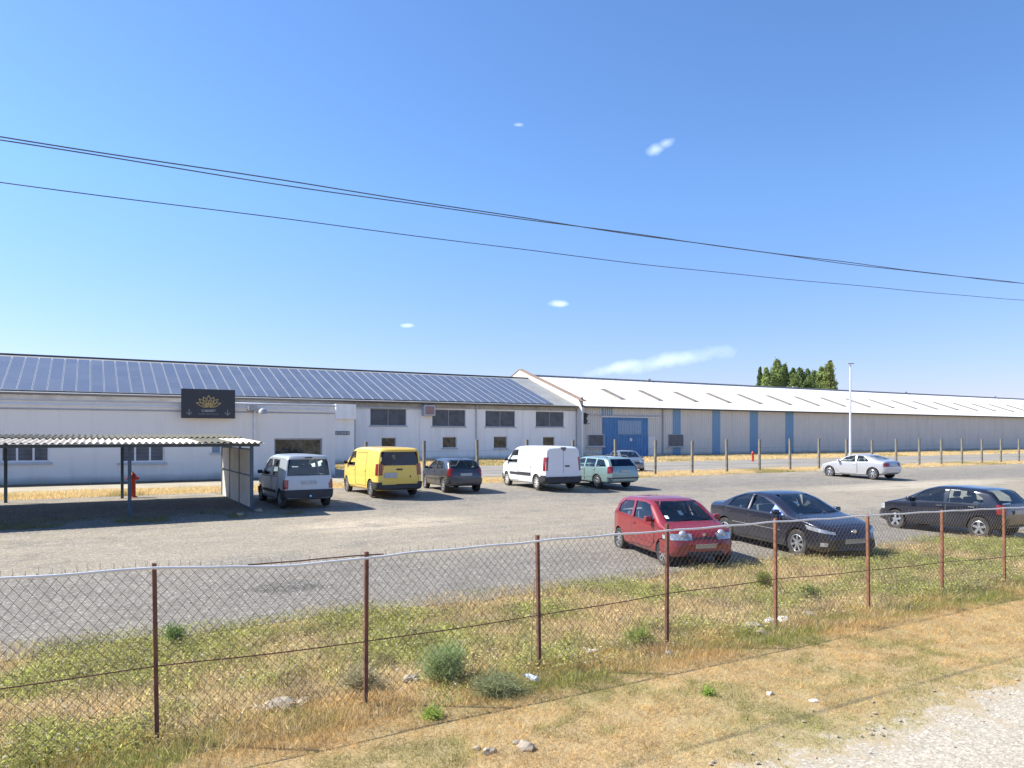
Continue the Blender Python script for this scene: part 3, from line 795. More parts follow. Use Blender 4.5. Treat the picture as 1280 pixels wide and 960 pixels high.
class Car:
    def __init__(s, name, label, sp, mat, loc, heading, group='parked cars and vans', rim=None, glass=None, cat='car'):
        s.sp = sp; s.mat = mat; sp.setdefault('seath', .34)
        s.root = empty(name, label, cat, loc, math.atan2(heading[1], heading[0]), group)
        outer = loft(sp); s.bvh = BVHTree.FromBMesh(outer)
        s.glass = glass or M_glass
        me = bpy.data.meshes.new('body'); outer.to_mesh(me); outer.free()
        for k in (mat, M_dark): me.materials.append(k)
        s.body = obj('body', me, mat, s.root)
        cutters = []
        zc0, cx0, cx1 = sp['cabin']
        cb = loft(sp, .05, zc0, cx0, cx1, 1); cutters.append(cb)
        for sd in (-1, 1):
            for wx in (-sp['wb'] / 2, sp['wb'] / 2):
                bm = bmesh.new(); r = sp['wr'] + .055; n = 28; wpl = sp['plan'][len(sp['plan']) // 2][1]
                prism(bm, [(wx + r * math.cos(2 * math.pi * k / n), sp['wr'] + r * math.sin(2 * math.pi * k / n)) for k in range(n)], 'y', sd * (wpl - .30), sd * (wpl + .3))
                bmesh.ops.recalc_face_normals(bm, faces=bm.faces); cutters.append(bm)
        for poly in sp['side_windows']:
            for sd in (-1, 1):
                bm = bmesh.new(); prism(bm, poly, 'y', sd * .35, sd * 1.3, 0); bmesh.ops.recalc_face_normals(bm, faces=bm.faces); cutters.append(bm)
        for key, a, c_ in (('windscreen', (cx0 + cx1) / 2 + .2, 4), ('rear_window', -4, (cx0 + cx1) / 2 - .2)):
            if key in sp:
                bm = bmesh.new(); prism(bm, sp[key], 'x', a, c_, 0); bmesh.ops.recalc_face_normals(bm, faces=bm.faces); cutters.append(bm)
        tmp = bpy.data.collections.new('tmp'); C.children.link(tmp); obs = []
        for bm in cutters:
            m_ = bpy.data.meshes.new('c'); bm.to_mesh(m_); bm.free()
            for k in (mat, M_dark): m_.materials.append(k)
            o = bpy.data.objects.new('c', m_); tmp.objects.link(o); obs.append(o)
        for o in obs: o.parent = s.root
        md = s.body.modifiers.new('b', 'BOOLEAN'); md.operation = 'DIFFERENCE'; md.solver = 'EXACT'; md.operand_type = 'COLLECTION'; md.collection = tmp
        try: md.material_mode = 'INDEX'
        except Exception: pass
        dg = bpy.context.evaluated_depsgraph_get(); dg.update()
        nm = bpy.data.meshes.new_from_object(s.body.evaluated_get(dg)); s.body.modifiers.clear(); s.body.data = nm
        nm.name = 'body'
        for o in obs: bpy.data.objects.remove(o)
        bpy.data.collections.remove(tmp)
        nm.shade_smooth(); nm.set_sharp_from_angle(angle=R(32))
        s.wheels(rim or M_rimdark); s.windows(); s.interior()
    def ray(s, o, d):
        h = s.bvh.ray_cast(Vector(o), Vector(d).normalized())
        return (h[0], h[1]) if h[0] is not None else None
    def patch(s, name, fn, nu, nv, off, mat, parent=None, thick=0.0, smooth=50):
        """fn(a,b) -> (origin, dir) for a,b in 0..1"""
        bm = bmesh.new(); G_ = []
        for j in range(nv + 1):
            row = []
            for i in range(nu + 1):
                r = fn(i / nu, j / nv); h = s.ray(*r) if r else None
                row.append(bm.verts.new(h[0] - Vector(r[1]).normalized() * off) if h else None)
            G_.append(row)
        for j in range(nv):
            for i in range(nu):
                q = [G_[j][i], G_[j][i + 1], G_[j + 1][i + 1], G_[j + 1][i]]
                if all(q):
                    try: bm.faces.new(q)
                    except ValueError: pass
        loose = [v for v in bm.verts if not v.link_faces]; bmesh.ops.delete(bm, geom=loose, context='VERTS')
        if not bm.faces: bm.free(); return None
        if thick:
            r = fn(.5, .5)[1]; d = Vector(r).normalized() * thick
            ex = bmesh.ops.extrude_face_region(bm, geom=list(bm.faces)); vs = [g for g in ex['geom'] if isinstance(g, bmesh.types.BMVert)]
            # moved copy becomes the inner side
            for v in vs: v.co += d
        bmesh.ops.recalc_face_normals(bm, faces=bm.faces)
        return obj(name, bm, mat, parent or s.root, smooth)
    def side(s, name, poly, off, mat, sd, parent=None, nx=10, nz=6, thick=0.0):
        xs0 = min(p[0] for p in poly); xs1 = max(p[0] for p in poly)
        def fn(a, b_):
            x = xs0 + (xs1 - xs0) * a; zz = poly_span(poly, min(max(x, xs0 + 1e-6), xs1 - 1e-6))
            z = zz[0] + (zz[1] - zz[0]) * b_
            return ((x, sd * 2.0, z), (0, -sd, 0))
        return s.patch(name, fn, nx, nz, off, mat, parent, thick)
    def end(s, name, poly, off, mat, front, parent=None, nx=10, nz=6, thick=0.0):
        y0 = min(p[0] for p in poly); y1 = max(p[0] for p in poly); sg = 1 if front else -1
        def fn(a, b_):
            y = y0 + (y1 - y0) * a; zz = poly_span(poly, min(max(y, y0 + 1e-6), y1 - 1e-6)); z = zz[0] + (zz[1] - zz[0]) * b_
            return ((sg * 4.0, y, z), (-sg, 0, 0))
        return s.patch(name, fn, nx, nz, off, mat, parent, thick)
    def cyl(s, name, front, p0, p1, z0, z1, off, mat, parent=None, xc=None, n=14, nz=5, thick=0.0, slant=0.0):
        """band wrapping the nose or tail; p0,p1 in degrees from the axis (positive = left side +y)"""
        sg = 1 if front else -1
        xc = xc if xc is not None else sg * (s.sp['wb'] / 2 + .1)
        def fn(a, b_):
            ph = R(p0 + (p1 - p0) * a); d = (sg * math.cos(ph), math.sin(ph)); z = z0 + (z1 - z0) * b_ + slant * a * (1 if b_ > -1 else 1)
            return ((xc + d[0] * 3, d[1] * 3, z), (-d[0], -d[1], 0))
        return s.patch(name, fn, n, nz, off, mat, parent, thick)
    def top(s, name, x0, x1, y0, y1, off, mat, nx=8, ny=8, parent=None):
        return s.patch(name, lambda a, b_: ((x0 + (x1 - x0) * a, y0 + (y1 - y0) * b_, 4), (0, 0, -1)), nx, ny, off, mat, parent)
    def wheels(s, rim):
        sp = s.sp; r = sp['wr']; wpl = sp['plan'][len(sp['plan']) // 2][1]; ns = sp.get('spokes', 6)
        tm = bmesh.new(); lathe(tm, [(r * .62, -.09), (r * .93, -.095), (r, -.07), (r, .07), (r * .93, .095), (r * .64, .088), (r * .62, .05)], 30)
        bmesh.ops.recalc_face_normals(tm, faces=tm.faces)
        rm = bmesh.new(); rr_ = r * .655
        lathe(rm, [(rr_, .085, 0), (rr_ * .93, .092, 0), (rr_ * .88, .06, 1), (rr_ * .86, .035, 1), (.001, .03, 1)], 30)
        lathe(rm, [(rr_ * .26, .05, 0), (rr_ * .24, .08, 0), (.001, .085, 0)], 16)
        for k in range(ns):
            M = Matrix.Rotation(2 * math.pi * k / ns, 4, 'Y'); wd_ = rr_ * (1.5 / ns) * .55
            box(rm, -wd_, wd_, .045, .078, rr_ * .18, rr_ * .93, 0, M=M)
        bmesh.ops.recalc_face_normals(rm, faces=rm.faces)
        tme = rme = None
        for wx in (-sp['wb'] / 2, sp['wb'] / 2):
            for sd in (1, -1):
                wh = bpy.data.objects.new('wheel', None); C.objects.link(wh); wh.parent = s.root; wh.location = (wx, sd * (wpl - .115), r); wh.empty_display_size = .1
                if sd < 0: wh.rotation_euler.z = math.pi
                if tme is None:
                    t_ = obj('tyre', tm, M_rubber, wh, 40); q_ = obj('rim', rm, [rim, M_black], wh, 35); tme, rme = t_.data, q_.data
                else:
                    t_ = bpy.data.objects.new('tyre', tme); q_ = bpy.data.objects.new('rim', rme)
                    for o in (t_, q_): C.objects.link(o); o.parent = wh
    def windows(s):
        sp = s.sp
        for poly in sp['side_windows']:
            for sd in (1, -1):
                s.side('side_window', poly, -.012, s.glass, sd, nx=8, nz=4)
        if 'windscreen' in sp: s.end('windscreen', sp['windscreen'], -.012, s.glass, True, nz=6)
        if 'rear_window' in sp: s.end('rear_window', sp['rear_window'], -.012, sp.get('rglass', s.glass), False, nz=6)
    def interior(s):
        sp = s.sp; z0, x0, x1 = sp['cabin']; xs = sp.get('seatx', .1); hw = sp['plan'][len(sp['plan']) // 2][1]
        for sy in (-.36, .36):
            bm = bmesh.new(); box(bm, xs - .32, xs + .2, sy - .24, sy + .24, z0 - .02, z0 + .16, bev=.04)
            M = Matrix.Translation((xs - .34, sy, z0 + .1)) @ Matrix.Rotation(R(-14), 4, 'Y')
            box(bm, -.07, .07, -.24, .24, 0, sp.get('seath', .5), bev=.04, M=M)
            box(bm, -.05, .05, -.13, .13, sp.get('seath', .5) + .03, sp.get('seath', .5) + .20, bev=.03, M=M)
            obj('seat', bm, M_seat, s.root, 40)
        if sp.get('rear_seat', True):
            bm = bmesh.new(); xr = xs - 1.0; M = Matrix.Translation((xr, 0, z0)) @ Matrix.Rotation(R(-12), 4, 'Y')
            box(bm, -.07, .07, -hw + .25, hw - .25, 0, sp.get('seath', .5) + .03, bev=.04, M=M); obj('rear_seat', bm, M_seat, s.root, 40)
        xw = x1 - .5
        bm = bmesh.new(); tube(bm, [(xw - .1 + .06 * math.sin(a) * 1, .36 + .18 * math.cos(a), z0 + .30 + .17 * math.sin(a)) for a in [2 * math.pi * k / 16 for k in range(17)]], .014, 6, cap=False)
        obj('steering_wheel', bm, M_black, s.root, 40)
        obj('mirror_inside', mbox(x1 - .95, x1 - .92, -.1, .1, sp['top'][0][1] * 0 + max(p[1] for p in sp['top']) - .2, max(p[1] for p in sp['top']) - .14), M_black, s.root)
    def door(s, poly, sd, hx, hz=None, name='door', mat=None):
        cx = sum(p[0] for p in poly) / len(poly); cz_ = sum(p[1] for p in poly) / len(poly)
        xw = max(p[0] for p in poly) - min(p[0] for p in poly); zw = max(p[1] for p in poly) - min(p[1] for p in poly)
        d = s.side(name, poly, .006, mat or s.mat, sd, nx=8, nz=8, thick=.004)
        if d is None: return
        big = [(cx + (p[0] - cx) * (1 + .044 / xw), cz_ + (p[1] - cz_) * (1 + .044 / zw)) for p in poly]
        s.side('door_seam', big, .0015, M_black, sd, parent=d, nx=8, nz=8)
        if hz:
            h = s.ray((hx, sd * 2, hz), (0, -sd, 0))
            if h: obj('handle', mbox(hx - .09, hx + .09, h[0].y - .012, h[0].y + .028 if sd > 0 else h[0].y + .012, hz - .016, hz + .018, bev=.008) if sd > 0 else mbox(hx - .09, hx + .09, h[0].y - .028, h[0].y + .012, hz - .016, hz + .018, bev=.008), s.sp.get('handle', s.mat), d)
    def mirror(s, x, z, mat=None):
        for sd in (1, -1):
            h = s.ray((x, sd * 2, z - .05), (0, -sd, 0)); y = abs(h[0].y) if h else .8
            bm = bmesh.new(); box(bm, x - .06, x + .07, sd * (y + .02) if sd > 0 else sd * (y + .19), sd * (y + .19) if sd > 0 else sd * (y + .02), z - .06, z + .065, bev=.03)
            box(bm, x - .02, x + .05, min(sd * (y - .03), sd * (y + .08)), max(sd * (y - .03), sd * (y + .08)), z - .06, z - .01)
            obj('wing_mirror', bm, mat or s.mat, s.root, 45)
    def plate(s, front, y, z, w_=.52, h_=.11, t=.02):
        sg = 1 if front else -1; h = s.ray((sg * 4, y, z), (-sg, 0, 0)); x = h[0].x + sg * .02
        obj('number_plate', mbox(min(x, x + sg * t), max(x, x + sg * t), y - w_ / 2, y + w_ / 2, z - h_ / 2, z + h_ / 2, bev=.004), M_plate, s.root)
    def wipers(s, pts):
        for a, c_ in pts:
            ha = s.ray((4, a[0], a[1]), (-1, 0, 0)); hc = s.ray((4, c_[0], c_[1]), (-1, 0, 0))
            if ha and hc:
                bm = bmesh.new(); tube(bm, [ha[0] + Vector((.02, 0, .01)), hc[0] + Vector((.02, 0, .01))], .008, 5); obj('wiper', bm, M_black, s.root)

def mirrorp(p): return p
def place(px, py, head, wb, track, corner):
    """wheel contact point on the photo -> centre of the car. corner: 'LR','RR','RF','LF'"""
    p = ground_hit(px, py); h = Vector((head[0], head[1], 0)).normalized(); left = Vector((-h.y, h.x, 0))
    p = p + (h if corner[1] == 'R' else -h) * wb / 2 + (-left if corner[0] == 'L' else left) * (track / 2)
    return Vector((p.x, p.y, gz(toUV(p)[1])))

# --- red small three door car
sp = dict(wb=2.35, wr=.275, tumble=.30, spokes=8, sr=.06, rr=.2, bow=.18,
          top=[(-1.70, .62), (-1.67, .90), (-1.62, 1.02), (-1.30, 1.34), (-1.05, 1.385), (-.3, 1.42), (.15, 1.395), (.42, 1.33), (1.02, .965), (1.20, .89), (1.50, .80), (1.62, .72), (1.70, .58), (1.74, .45)],
          belt=[(-1.70, .60), (-1.62, .92), (-1, .95), (0, .90), (.9, .86), (1.3, .79), (1.55, .70), (1.74, .42)],
          bot=[(-1.70, .36), (-1.5, .26), (-1.2, .22), (1.2, .20), (1.5, .21), (1.74, .28)],
          plan=[(-1.70, .62), (-1.6, .73), (-1.2, .80), (0, .815), (.0, .815), (1.1, .80), (1.5, .76), (1.66, .70), (1.74, .60)],
          cabin=(.62, -1.45, .95), seatx=.0,
          side_windows=[[(-.30, .93), (.74, .915), (.74, .94), (.34, 1.27), (.1, 1.31), (-.36, 1.31)], [(-1.22, .97), (-.42, .94), (-.46, 1.30), (-.95, 1.28), (-1.18, 1.16)]],
          windscreen=[(-.60, .945), (.60, .945), (.53, 1.34), (-.53, 1.34)], rear_window=[(-.55, .98), (.55, .98), (.48, 1.27), (-.48, 1.27)])
hd = (.27, -.963); P_red = paint('red_paint', (.23, .010, .018), .15, .38, .22)
car = Car('red_car', 'small red three door hatchback parked nose towards the chain link fence', sp, P_red, place(776.7, 684.6, hd, 2.35, 1.42, 'RR'), hd)
for sd in (1, -1):
    car.door([(-.36, .32), (.62, .32), (.80, .50), (.80, .88), (-.36, .90)], sd, -.24, .80)
    hl = car.cyl('headlight', True, sd * 18, sd * 44, .60, .735, .012, M_clear, n=10, nz=6, xc=.7)
    car.cyl('indicator', True, sd * 46, sd * 58, .60, .69, .008, M_clear, n=6, xc=.7)
    car.cyl('tail_light', False, sd * 30, sd * 48, .66, .88, .008, M_red, n=6)
    car.side('rubbing_strip', [(-.95, .47), (.8, .45), (.8, .51), (-.95, .53)], .018, P_red, sd, thick=.015)
    h = car.ray((4, sd * .47, .70), (-1, 0, 0))
    bm = bmesh.new(); bmesh.ops.create_uvsphere(bm, u_segments=16, v_segments=10, radius=.098, matrix=Matrix.Translation(h[0] + Vector((-.055, 0, .005)))); obj('headlight', bm, M_clear, car.root, 60)
car.cyl('front_bumper', True, -62, 62, .24, .585, .028, P_red, thick=.025, n=28, xc=.7)
car.cyl('rear_bumper', False, -60, 60, .30, .56, .025, P_red, thick=.02, n=20)
car.end('grille', [(-.36, .615), (.36, .615), (.36, .655), (-.36, .655)], .012, M_black, True)
car.end('air_intake', [(-.42, .27), (.42, .27), (.42, .35), (-.42, .35)], .04, M_black, True)
car.cyl('number_plate', True, -14, 14, .42, .52, .045, M_plate, n=8, nz=2, thick=.01, xc=.7)
h = car.ray((4, 0, .70), (-1, 0, 0)); obj('badge', mbox(h[0].x - .01, h[0].x + .015, -.03, .03, .675, .74, bev=.008), M_chrome, car.root)
car.mirror(.66, .98); car.wipers([((-.45, .955), (.05, .99)), ((.10, .955), (.50, .99))])
car.top('hood_panel', 1.08, 1.52, -.56, .56, .005, P_red)
car.end('paper_stickers', [(-.56, 1.0), (-.48, 1.0), (-.48, 1.06), (-.56, 1.06)], .0, M_white, True, nx=2, nz=2)
car.end('parking_disc', [(-.16, 1.06), (-.06, 1.06), (-.06, 1.15), (-.16, 1.15)], -.02, M_white, True, nx=2, nz=2)
for z in (.955,): car.end('screen_trim', [(-.63, .925), (.63, .925), (.63, .942), (-.63, .942)], .004, M_black, True)

# --- dark saloon
sp = dict(wb=2.725, wr=.325, tumble=.36, spokes=7, sr=.07, rr=.2, bow=.26,
          top=[(-2.27, .62), (-2.24, .95), (-2.15, 1.06), (-1.80, 1.09), (-1.62, 1.11), (-1.15, 1.30), (-.75, 1.41), (-.3, 1.45), (.05, 1.43), (.40, 1.34), (1.18, .985), (1.45, .93), (1.95, .82), (2.20, .72), (2.33, .58), (2.38, .44)],
          belt=[(-2.27, .6), (-2.2, .92), (-1.5, .985), (-.5, .955), (.5, .93), (1.1, .90), (1.6, .84), (2.1, .70), (2.38, .42)],
          bot=[(-2.27, .40), (-2.0, .27), (-1.5, .20), (1.6, .19), (2.1, .19), (2.38, .26)],
          plan=[(-2.27, .66), (-2.1, .80), (-1.4, .90), (0, .905), (0, .905), (1.3, .905), (1.9, .84), (2.2, .74), (2.38, .58)],
          cabin=(.66, -1.35, 1.05), seatx=.05,
          side_windows=[[(-.32, .985), (.80, .965), (.80, .985), (.42, 1.19), (.05, 1.31), (-.30, 1.355)], [(-1.22, 1.01), (-.42, .99), (-.40, 1.36), (-.75, 1.33), (-1.05, 1.22)]],
          windscreen=[(-.66, .985), (.66, .985), (.50, 1.38), (-.50, 1.38)], rear_window=[(-.55, 1.14), (.55, 1.14), (.47, 1.35), (-.47, 1.35)])
hd = (.36, -.933); P_nav = paint('dark_saloon_paint', (.026, .029, .050), .5, .25, .15)
car = Car('dark_saloon', 'dark blue black four door saloon with a blue sunshade beside the red hatchback', sp, P_nav, place(999, 695.5, hd, 2.725, 1.60, 'RF'), hd, rim=M_rim)
for sd in (1, -1):
    car.door([(-.36, .30), (.70, .30), (.92, .55), (.90, .92), (-.36, .945)], sd, -.22, .84)
    car.door([(-1.10, .62), (-.90, .30), (-.40, .30), (-.40, .945), (-1.28, .965), (-1.28, .78)], sd, -1.12, .86)
    car.cyl('headlight', True, sd * 27, sd * 62, .60, .66, .010, M_clear, n=12, nz=5, xc=1.2, slant=.10)
    car.cyl('headlight_upper', True, sd * 36, sd * 64, .655, .70, .011, M_clear, n=12, nz=3, xc=1.2, slant=.10)
    car.cyl('fog_light', True, sd * 36, sd * 44, .33, .42, .035, M_clear, n=5, nz=4, xc=1.2)
    car.cyl('tail_light', False, sd * 28, sd * 50, .74, .92, .008, M_red, n=6)
    car.side('rubbing_strip', [(-1.0, .60), (.85, .57), (.85, .585), (-1.0, .615)], .012, M_chrome, sd, thick=.01)
    car.side('sill_trim', [(-.95, .235), (.95, .235), (.95, .29), (-.95, .29)], .02, P_nav, sd, thick=.02)
    car.side('pillar_trim', [(-.415, .99), (-.325, .99), (-.31, 1.36), (-.395, 1.36)], .003, plain('pillar_grey', (.25, .24, .23), .5), sd, nx=2)
car.cyl('front_bumper', True, -66, 66, .20, .50, .022, P_nav, thick=.02, n=30, xc=1.2)
car.cyl('rear_bumper', False, -60, 60, .28, .60, .02, P_nav, thick=.02, n=20)
car.cyl('grille', True, -27, 27, .27, .45, .036, M_black, n=14, nz=5, xc=1.2)
car.cyl('number_plate', True, -17, 17, .40, .51, .05, M_plate, n=8, nz=2, thick=.01, xc=1.2)
h = car.ray((4, 0, .66), (-1, 0, 0)); obj('badge', mbox(h[0].x - .02, h[0].x + .02, -.05, .05, .60, .71, bev=.012), M_chrome, car.root)
car.mirror(.74, 1.01); car.wipers([((-.55, .99), (.1, 1.01)), ((.10, .99), (.60, 1.02))])
car.top('hood_panel', 1.30, 2.02, -.62, .62, .005, P_nav)
car.side('sunshade', [(.46, .96), (.90, .92), (.92, .95), (.50, 1.19)], .012, M_blue, -1, nx=6, thick=.01)
car.end('parking_disc', [(-.3, 1.16), (-.2, 1.16), (-.2, 1.24), (-.3, 1.24)], -.02, M_white, True, nx=2, nz=2)

# --- panel vans and leisure van
def van_common(car, zl, zh, ztail0, ztail1, ph=(34, 50)):
    for sd in (1, -1):
        car.cyl('tail_light', False, sd * ph[0], sd * ph[1], ztail0, ztail1, .010, M_red, n=5, nz=6)

sp = dict(wb=2.69, wr=.305, tumble=.16, spokes=8, sr=.04, rr=.14, lean=.13, leanx=-1.3,
          top=[(-1.96, 1.70), (-1.93, 1.76), (-1.8, 1.79), (-1.2, 1.80), (0, 1.81), (.35, 1.77), (.6, 1.66), (1.25, 1.12), (1.6, 1.02), (1.95, .88), (2.1, .68), (2.16, .5)],
          belt=[(-1.96, 1.0), (0, 1.02), (1.0, 1.0), (1.6, .93), (2.0, .8), (2.16, .46)],
          bot=[(-1.96, .34), (-1.7, .26), (1.7, .22), (2.16, .30)],
          plan=[(-1.96, .80), (-1.8, .845), (-1, .86), (0, .86), (0, .86), (1.3, .86), (1.8, .80), (2.05, .72), (2.16, .62)],
          cabin=(.70, -1.75, 1.05), seatx=.25, seath=.62,
          side_windows=[[(-.18, 1.06), (.98, 1.04), (.98, 1.07), (.50, 1.50), (.30, 1.62), (-.18, 1.64)], [(-1.10, 1.08), (-.30, 1.07), (-.30, 1.64), (-1.10, 1.62)]],
          windscreen=[(-.68, 1.13), (.68, 1.13), (.58, 1.66), (-.58, 1.66)], rear_window=[(-.73, 1.09), (.73, 1.09), (.66, 1.64), (-.66, 1.64)])
hd = (-.53, .848); P_ber = paint('pale_van_paint', (.45, .49, .52), .3, .35, .3)
car = Car('leisure_van', 'pale grey white leisure van with dark bumper parked beside the carport', sp, P_ber, place(353, 636, hd, 2.69, 1.48, 'LR'), hd, cat='van')
for sd in (1, -1):
    car.door([(-.22, .34), (.9, .34), (1.0, .6), (1.04, 1.0), (-.22, 1.02)], sd, -.08, .93)
    car.door([(-1.0, .66), (-.8, .34), (-.27, .34), (-.27, 1.03), (-1.16, 1.03), (-1.16, .80)], sd, -1.05, .95)
    car.cyl('tail_light', False, sd * 51, sd * 62, .65, .96, .022, M_red, n=8, nz=8, xc=-1.35)
    car.side('rubbing_strip', [(-.9, .48), (.85, .48), (.85, .58), (-.9, .58)], .018, M_black, sd, thick=.015)
    car.cyl('headlight', True, sd * 25, sd * 52, .66, .84, .01, M_clear)
car.cyl('rear_bumper', False, -72, 72, .30, .62, .05, M_black, thick=.045, n=24, xc=-1.35)
car.cyl('front_bumper', True, -66, 66, .24, .55, .04, M_black, thick=.03, n=24)
car.plate(False, 0, .86); car.mirror(.98, 1.14, M_black)
car.end('tailgate', [(-.72, .64), (.72, .64), (.70, 1.06), (-.70, 1.06)], .008, P_ber, False, thick=.006)
h = car.ray((-4, 0, 1.70), (1, 0, 0)); obj('brake_light', mbox(-1.87, -1.80, -.12, .12, 1.68, 1.72), M_black, car.root)
bm = bmesh.new(); tube(bm, [(-2.02, 0, .40), (-2.10, 0, .42)], .035, 8); obj('tow_ball', bm, M_chrome, car.root)
bm = bmesh.new(); h = car.ray((-4, .0, 1.10), (1, 0, 0)); tube(bm, [h[0] + Vector((-.01, 0, 0)), h[0] + Vector((-.0, .35, .05))], .01, 5); obj('wiper', bm, M_black, car.root)

sp = dict(wb=3.0, wr=.33, tumble=.13, spokes=8, sr=.04, rr=.14, lean=.06, leanx=-1.6,
          top=[(-2.36, 1.82), (-2.32, 1.88), (-2.2, 1.92), (-1.5, 1.94), (0, 1.95), (.55, 1.92), (.85, 1.82), (1.6, 1.28), (1.95, 1.15), (2.25, .95), (2.38, .7), (2.42, .5)],
          belt=[(-2.36, 1.1), (0, 1.12), (1.3, 1.12), (1.9, 1.03), (2.25, .88), (2.42, .46)],
          bot=[(-2.36, .34), (-2.1, .26), (1.9, .24), (2.42, .30)],
          plan=[(-2.36, .88), (-2.25, .925), (-1, .945), (0, .945), (0, .945), (1.5, .945), (2.0, .87), (2.3, .78), (2.42, .66)],
          cabin=(.80, -2.2, 1.4), seatx=.55, seath=.62, rear_seat=False,
          side_windows=[[(.35, 1.16), (1.35, 1.14), (1.35, 1.18), (.98, 1.62), (.80, 1.74), (.35, 1.76)]],
          windscreen=[(-.76, 1.27), (.76, 1.27), (.66, 1.80), (-.66, 1.80)])
import copy
spw = copy.deepcopy(sp)
spy = copy.deepcopy(sp); spy['rear_window'] = [(-.79, 1.25), (.79, 1.25), (.74, 1.76), (-.74, 1.76)]; spy['rglass'] = M_glassd
hd = (-.50, .866); P_yel = paint('yellow_paint', (.86, .58, .09), .0, .4, .12)
car = Car('yellow_van', 'yellow panel van with a single tailgate window', spy, P_yel, place(466, 622.3, hd, 3.0, 1.62, 'LR'), hd, cat='van')
for sd in (1, -1):
    car.door([(.30, .36), (1.2, .36), (1.32, .7), (1.42, 1.1), (.30, 1.12)], sd, .45, 1.0)
    car.cyl('tail_light', False, sd * 41, sd * 57, .86, 1.30, .012, M_red, n=6, nz=6, xc=-1.5)
    car.cyl('headlight', True, sd * 25, sd * 52, .72, .95, .01, M_clear)
    car.cyl('bumper_corner', False, sd * 42, sd * 74, .30, .60, .055, M_black, n=10, thick=.045, xc=-1.5)
car.door([(-1.0, .42), (.22, .42), (.22, 1.70), (-1.0, 1.70)], 1, -.9, 1.0, 'sliding_door'); car.door([(-1.0, .42), (.22, .42), (.22, 1.70), (-1.0, 1.70)], -1, -.9, 1.0, 'sliding_door')
car.cyl('rear_bumper', False, -41, 41, .30, .50, .055, M_black, thick=.045, n=18, xc=-1.5)
car.cyl('front_bumper', True, -66, 66, .26, .60, .03, M_black, thick=.03, n=24)
car.end('tailgate', [(-.80, .52), (.80, .52), (.78, 1.235), (-.78, 1.235)], .008, P_yel, False, thick=.006)
car.end('hatch_seam', [(-.82, .50), (.82, .50), (.80, 1.25), (-.80, 1.25)], .002, M_black, False)
car.plate(False, -.0 + .38, .86, .52, .2); h = car.ray((-4, .05, 1.08), (1, 0, 0)); obj('badge', mbox(h[0].x - .03, h[0].x, -.10, .14, 1.05, 1.11), M_black, car.root)
car.mirror(1.36, 1.27, M_black); obj('lock', mbox(h[0].x - .02, h[0].x + .01, -.45, -.40, .76, .84), M_black, car.root)

hd = (-.44, .898); P_whi = paint('white_paint', (.74, .75, .77), .0, .35, .15)
car = Car('white_van', 'white panel van with twin windowless rear doors', spw, P_whi, place(673, 613.4, hd, 3.0, 1.62, 'LR'), hd, cat='van', rim=M_rimwhite)
for sd in (1, -1):
    car.door([(.30, .36), (1.2, .36), (1.32, .7), (1.42, 1.1), (.30, 1.12)], sd, .45, 1.0)
    car.cyl('tail_light', False, sd * 42, sd * 56, .86, 1.45, .012, M_red, n=6, nz=6, xc=-1.5)
    car.cyl('headlight', True, sd * 25, sd * 52, .72, .95, .01, M_clear)
    car.side('rubbing_strip', [(-1.0, .60), (1.1, .60), (1.1, .72), (-1.0, .72)], .02, M_black, sd, thick=.015)
    car.side('bumper_side', [(-2.30, .30), (-1.94, .30), (-1.94, .66), (-2.30, .66)], .03, M_black, sd, thick=.03)
    car.end('rear_door', [(min(sd * .012, sd * .80), .62), (max(sd * .012, sd * .80), .62), (max(sd * .012, sd * .76), 1.82), (min(sd * .012, sd * .76), 1.82)], .010, P_whi, False, thick=.008)
    car.door([(-1.0, .74), (.22, .74), (.22, 1.70), (-1.0, 1.70)], sd, -.9, 1.0, 'sliding_door')
car.end('door_seam', [(-.82, .6), (.82, .6), (.78, 1.84), (-.78, 1.84)], .003, plain('seam_grey', (.2, .2, .2), .8), False)
car.cyl('rear_bumper', False, -72, 72, .28, .60, .05, M_black, thick=.045, n=24, xc=-1.5)
car.cyl('front_bumper', True, -66, 66, .26, .60, .03, M_black, thick=.03, n=24)
h = car.ray((-4, -.15, 1.05), (1, 0, 0)); obj('handle', mbox(h[0].x - .04, h[0].x, -.30, -.08, 1.03, 1.09), M_black, car.root)
obj('brake_light', mbox(-2.33, -2.24, -.12, .12, 1.84, 1.885), M_black, car.root)
car.mirror(1.36, 1.27, M_black)

# --- hatchbacks
def hatch_spec(**k):
    d = dict(wb=2.46, wr=.30, tumble=.30, spokes=6, sr=.05, rr=.16, lean=.0, leanx=-1.3, bow=.16,
             top=[(-1.88, .62), (-1.86, .93), (-1.80, 1.02), (-1.50, 1.34), (-1.2, 1.40), (-.4, 1.43), (.05, 1.41), (.35, 1.33), (1.08, .98), (1.3, .92), (1.7, .82), (1.9, .66), (1.97, .45)],
             belt=[(-1.88, .60), (-1.8, .92), (-1, .95), (0, .92), (1.0, .88), (1.5, .82), (1.8, .70), (1.97, .42)],
             bot=[(-1.88, .36), (-1.6, .26), (1.6, .22), (1.97, .28)],
             plan=[(-1.88, .68), (-1.75, .77), (-1.2, .82), (0, .825), (0, .825), (1.2, .82), (1.6, .76), (1.85, .68), (1.97, .56)],
             cabin=(.64, -1.62, 1.0), seatx=.05,
             side_windows=[[(-.25, .96), (.76, .945), (.76, .965), (.32, 1.26), (.1, 1.31), (-.25, 1.32)], [(-1.35, .99), (-.36, .965), (-.36, 1.32), (-1.05, 1.30), (-1.30, 1.14)]],
             windscreen=[(-.61, .985), (.61, .985), (.52, 1.34), (-.52, 1.34)], rear_window=[(-.64, .99), (.64, .99), (.55, 1.345), (-.55, 1.345)])
    d.update(k); return d
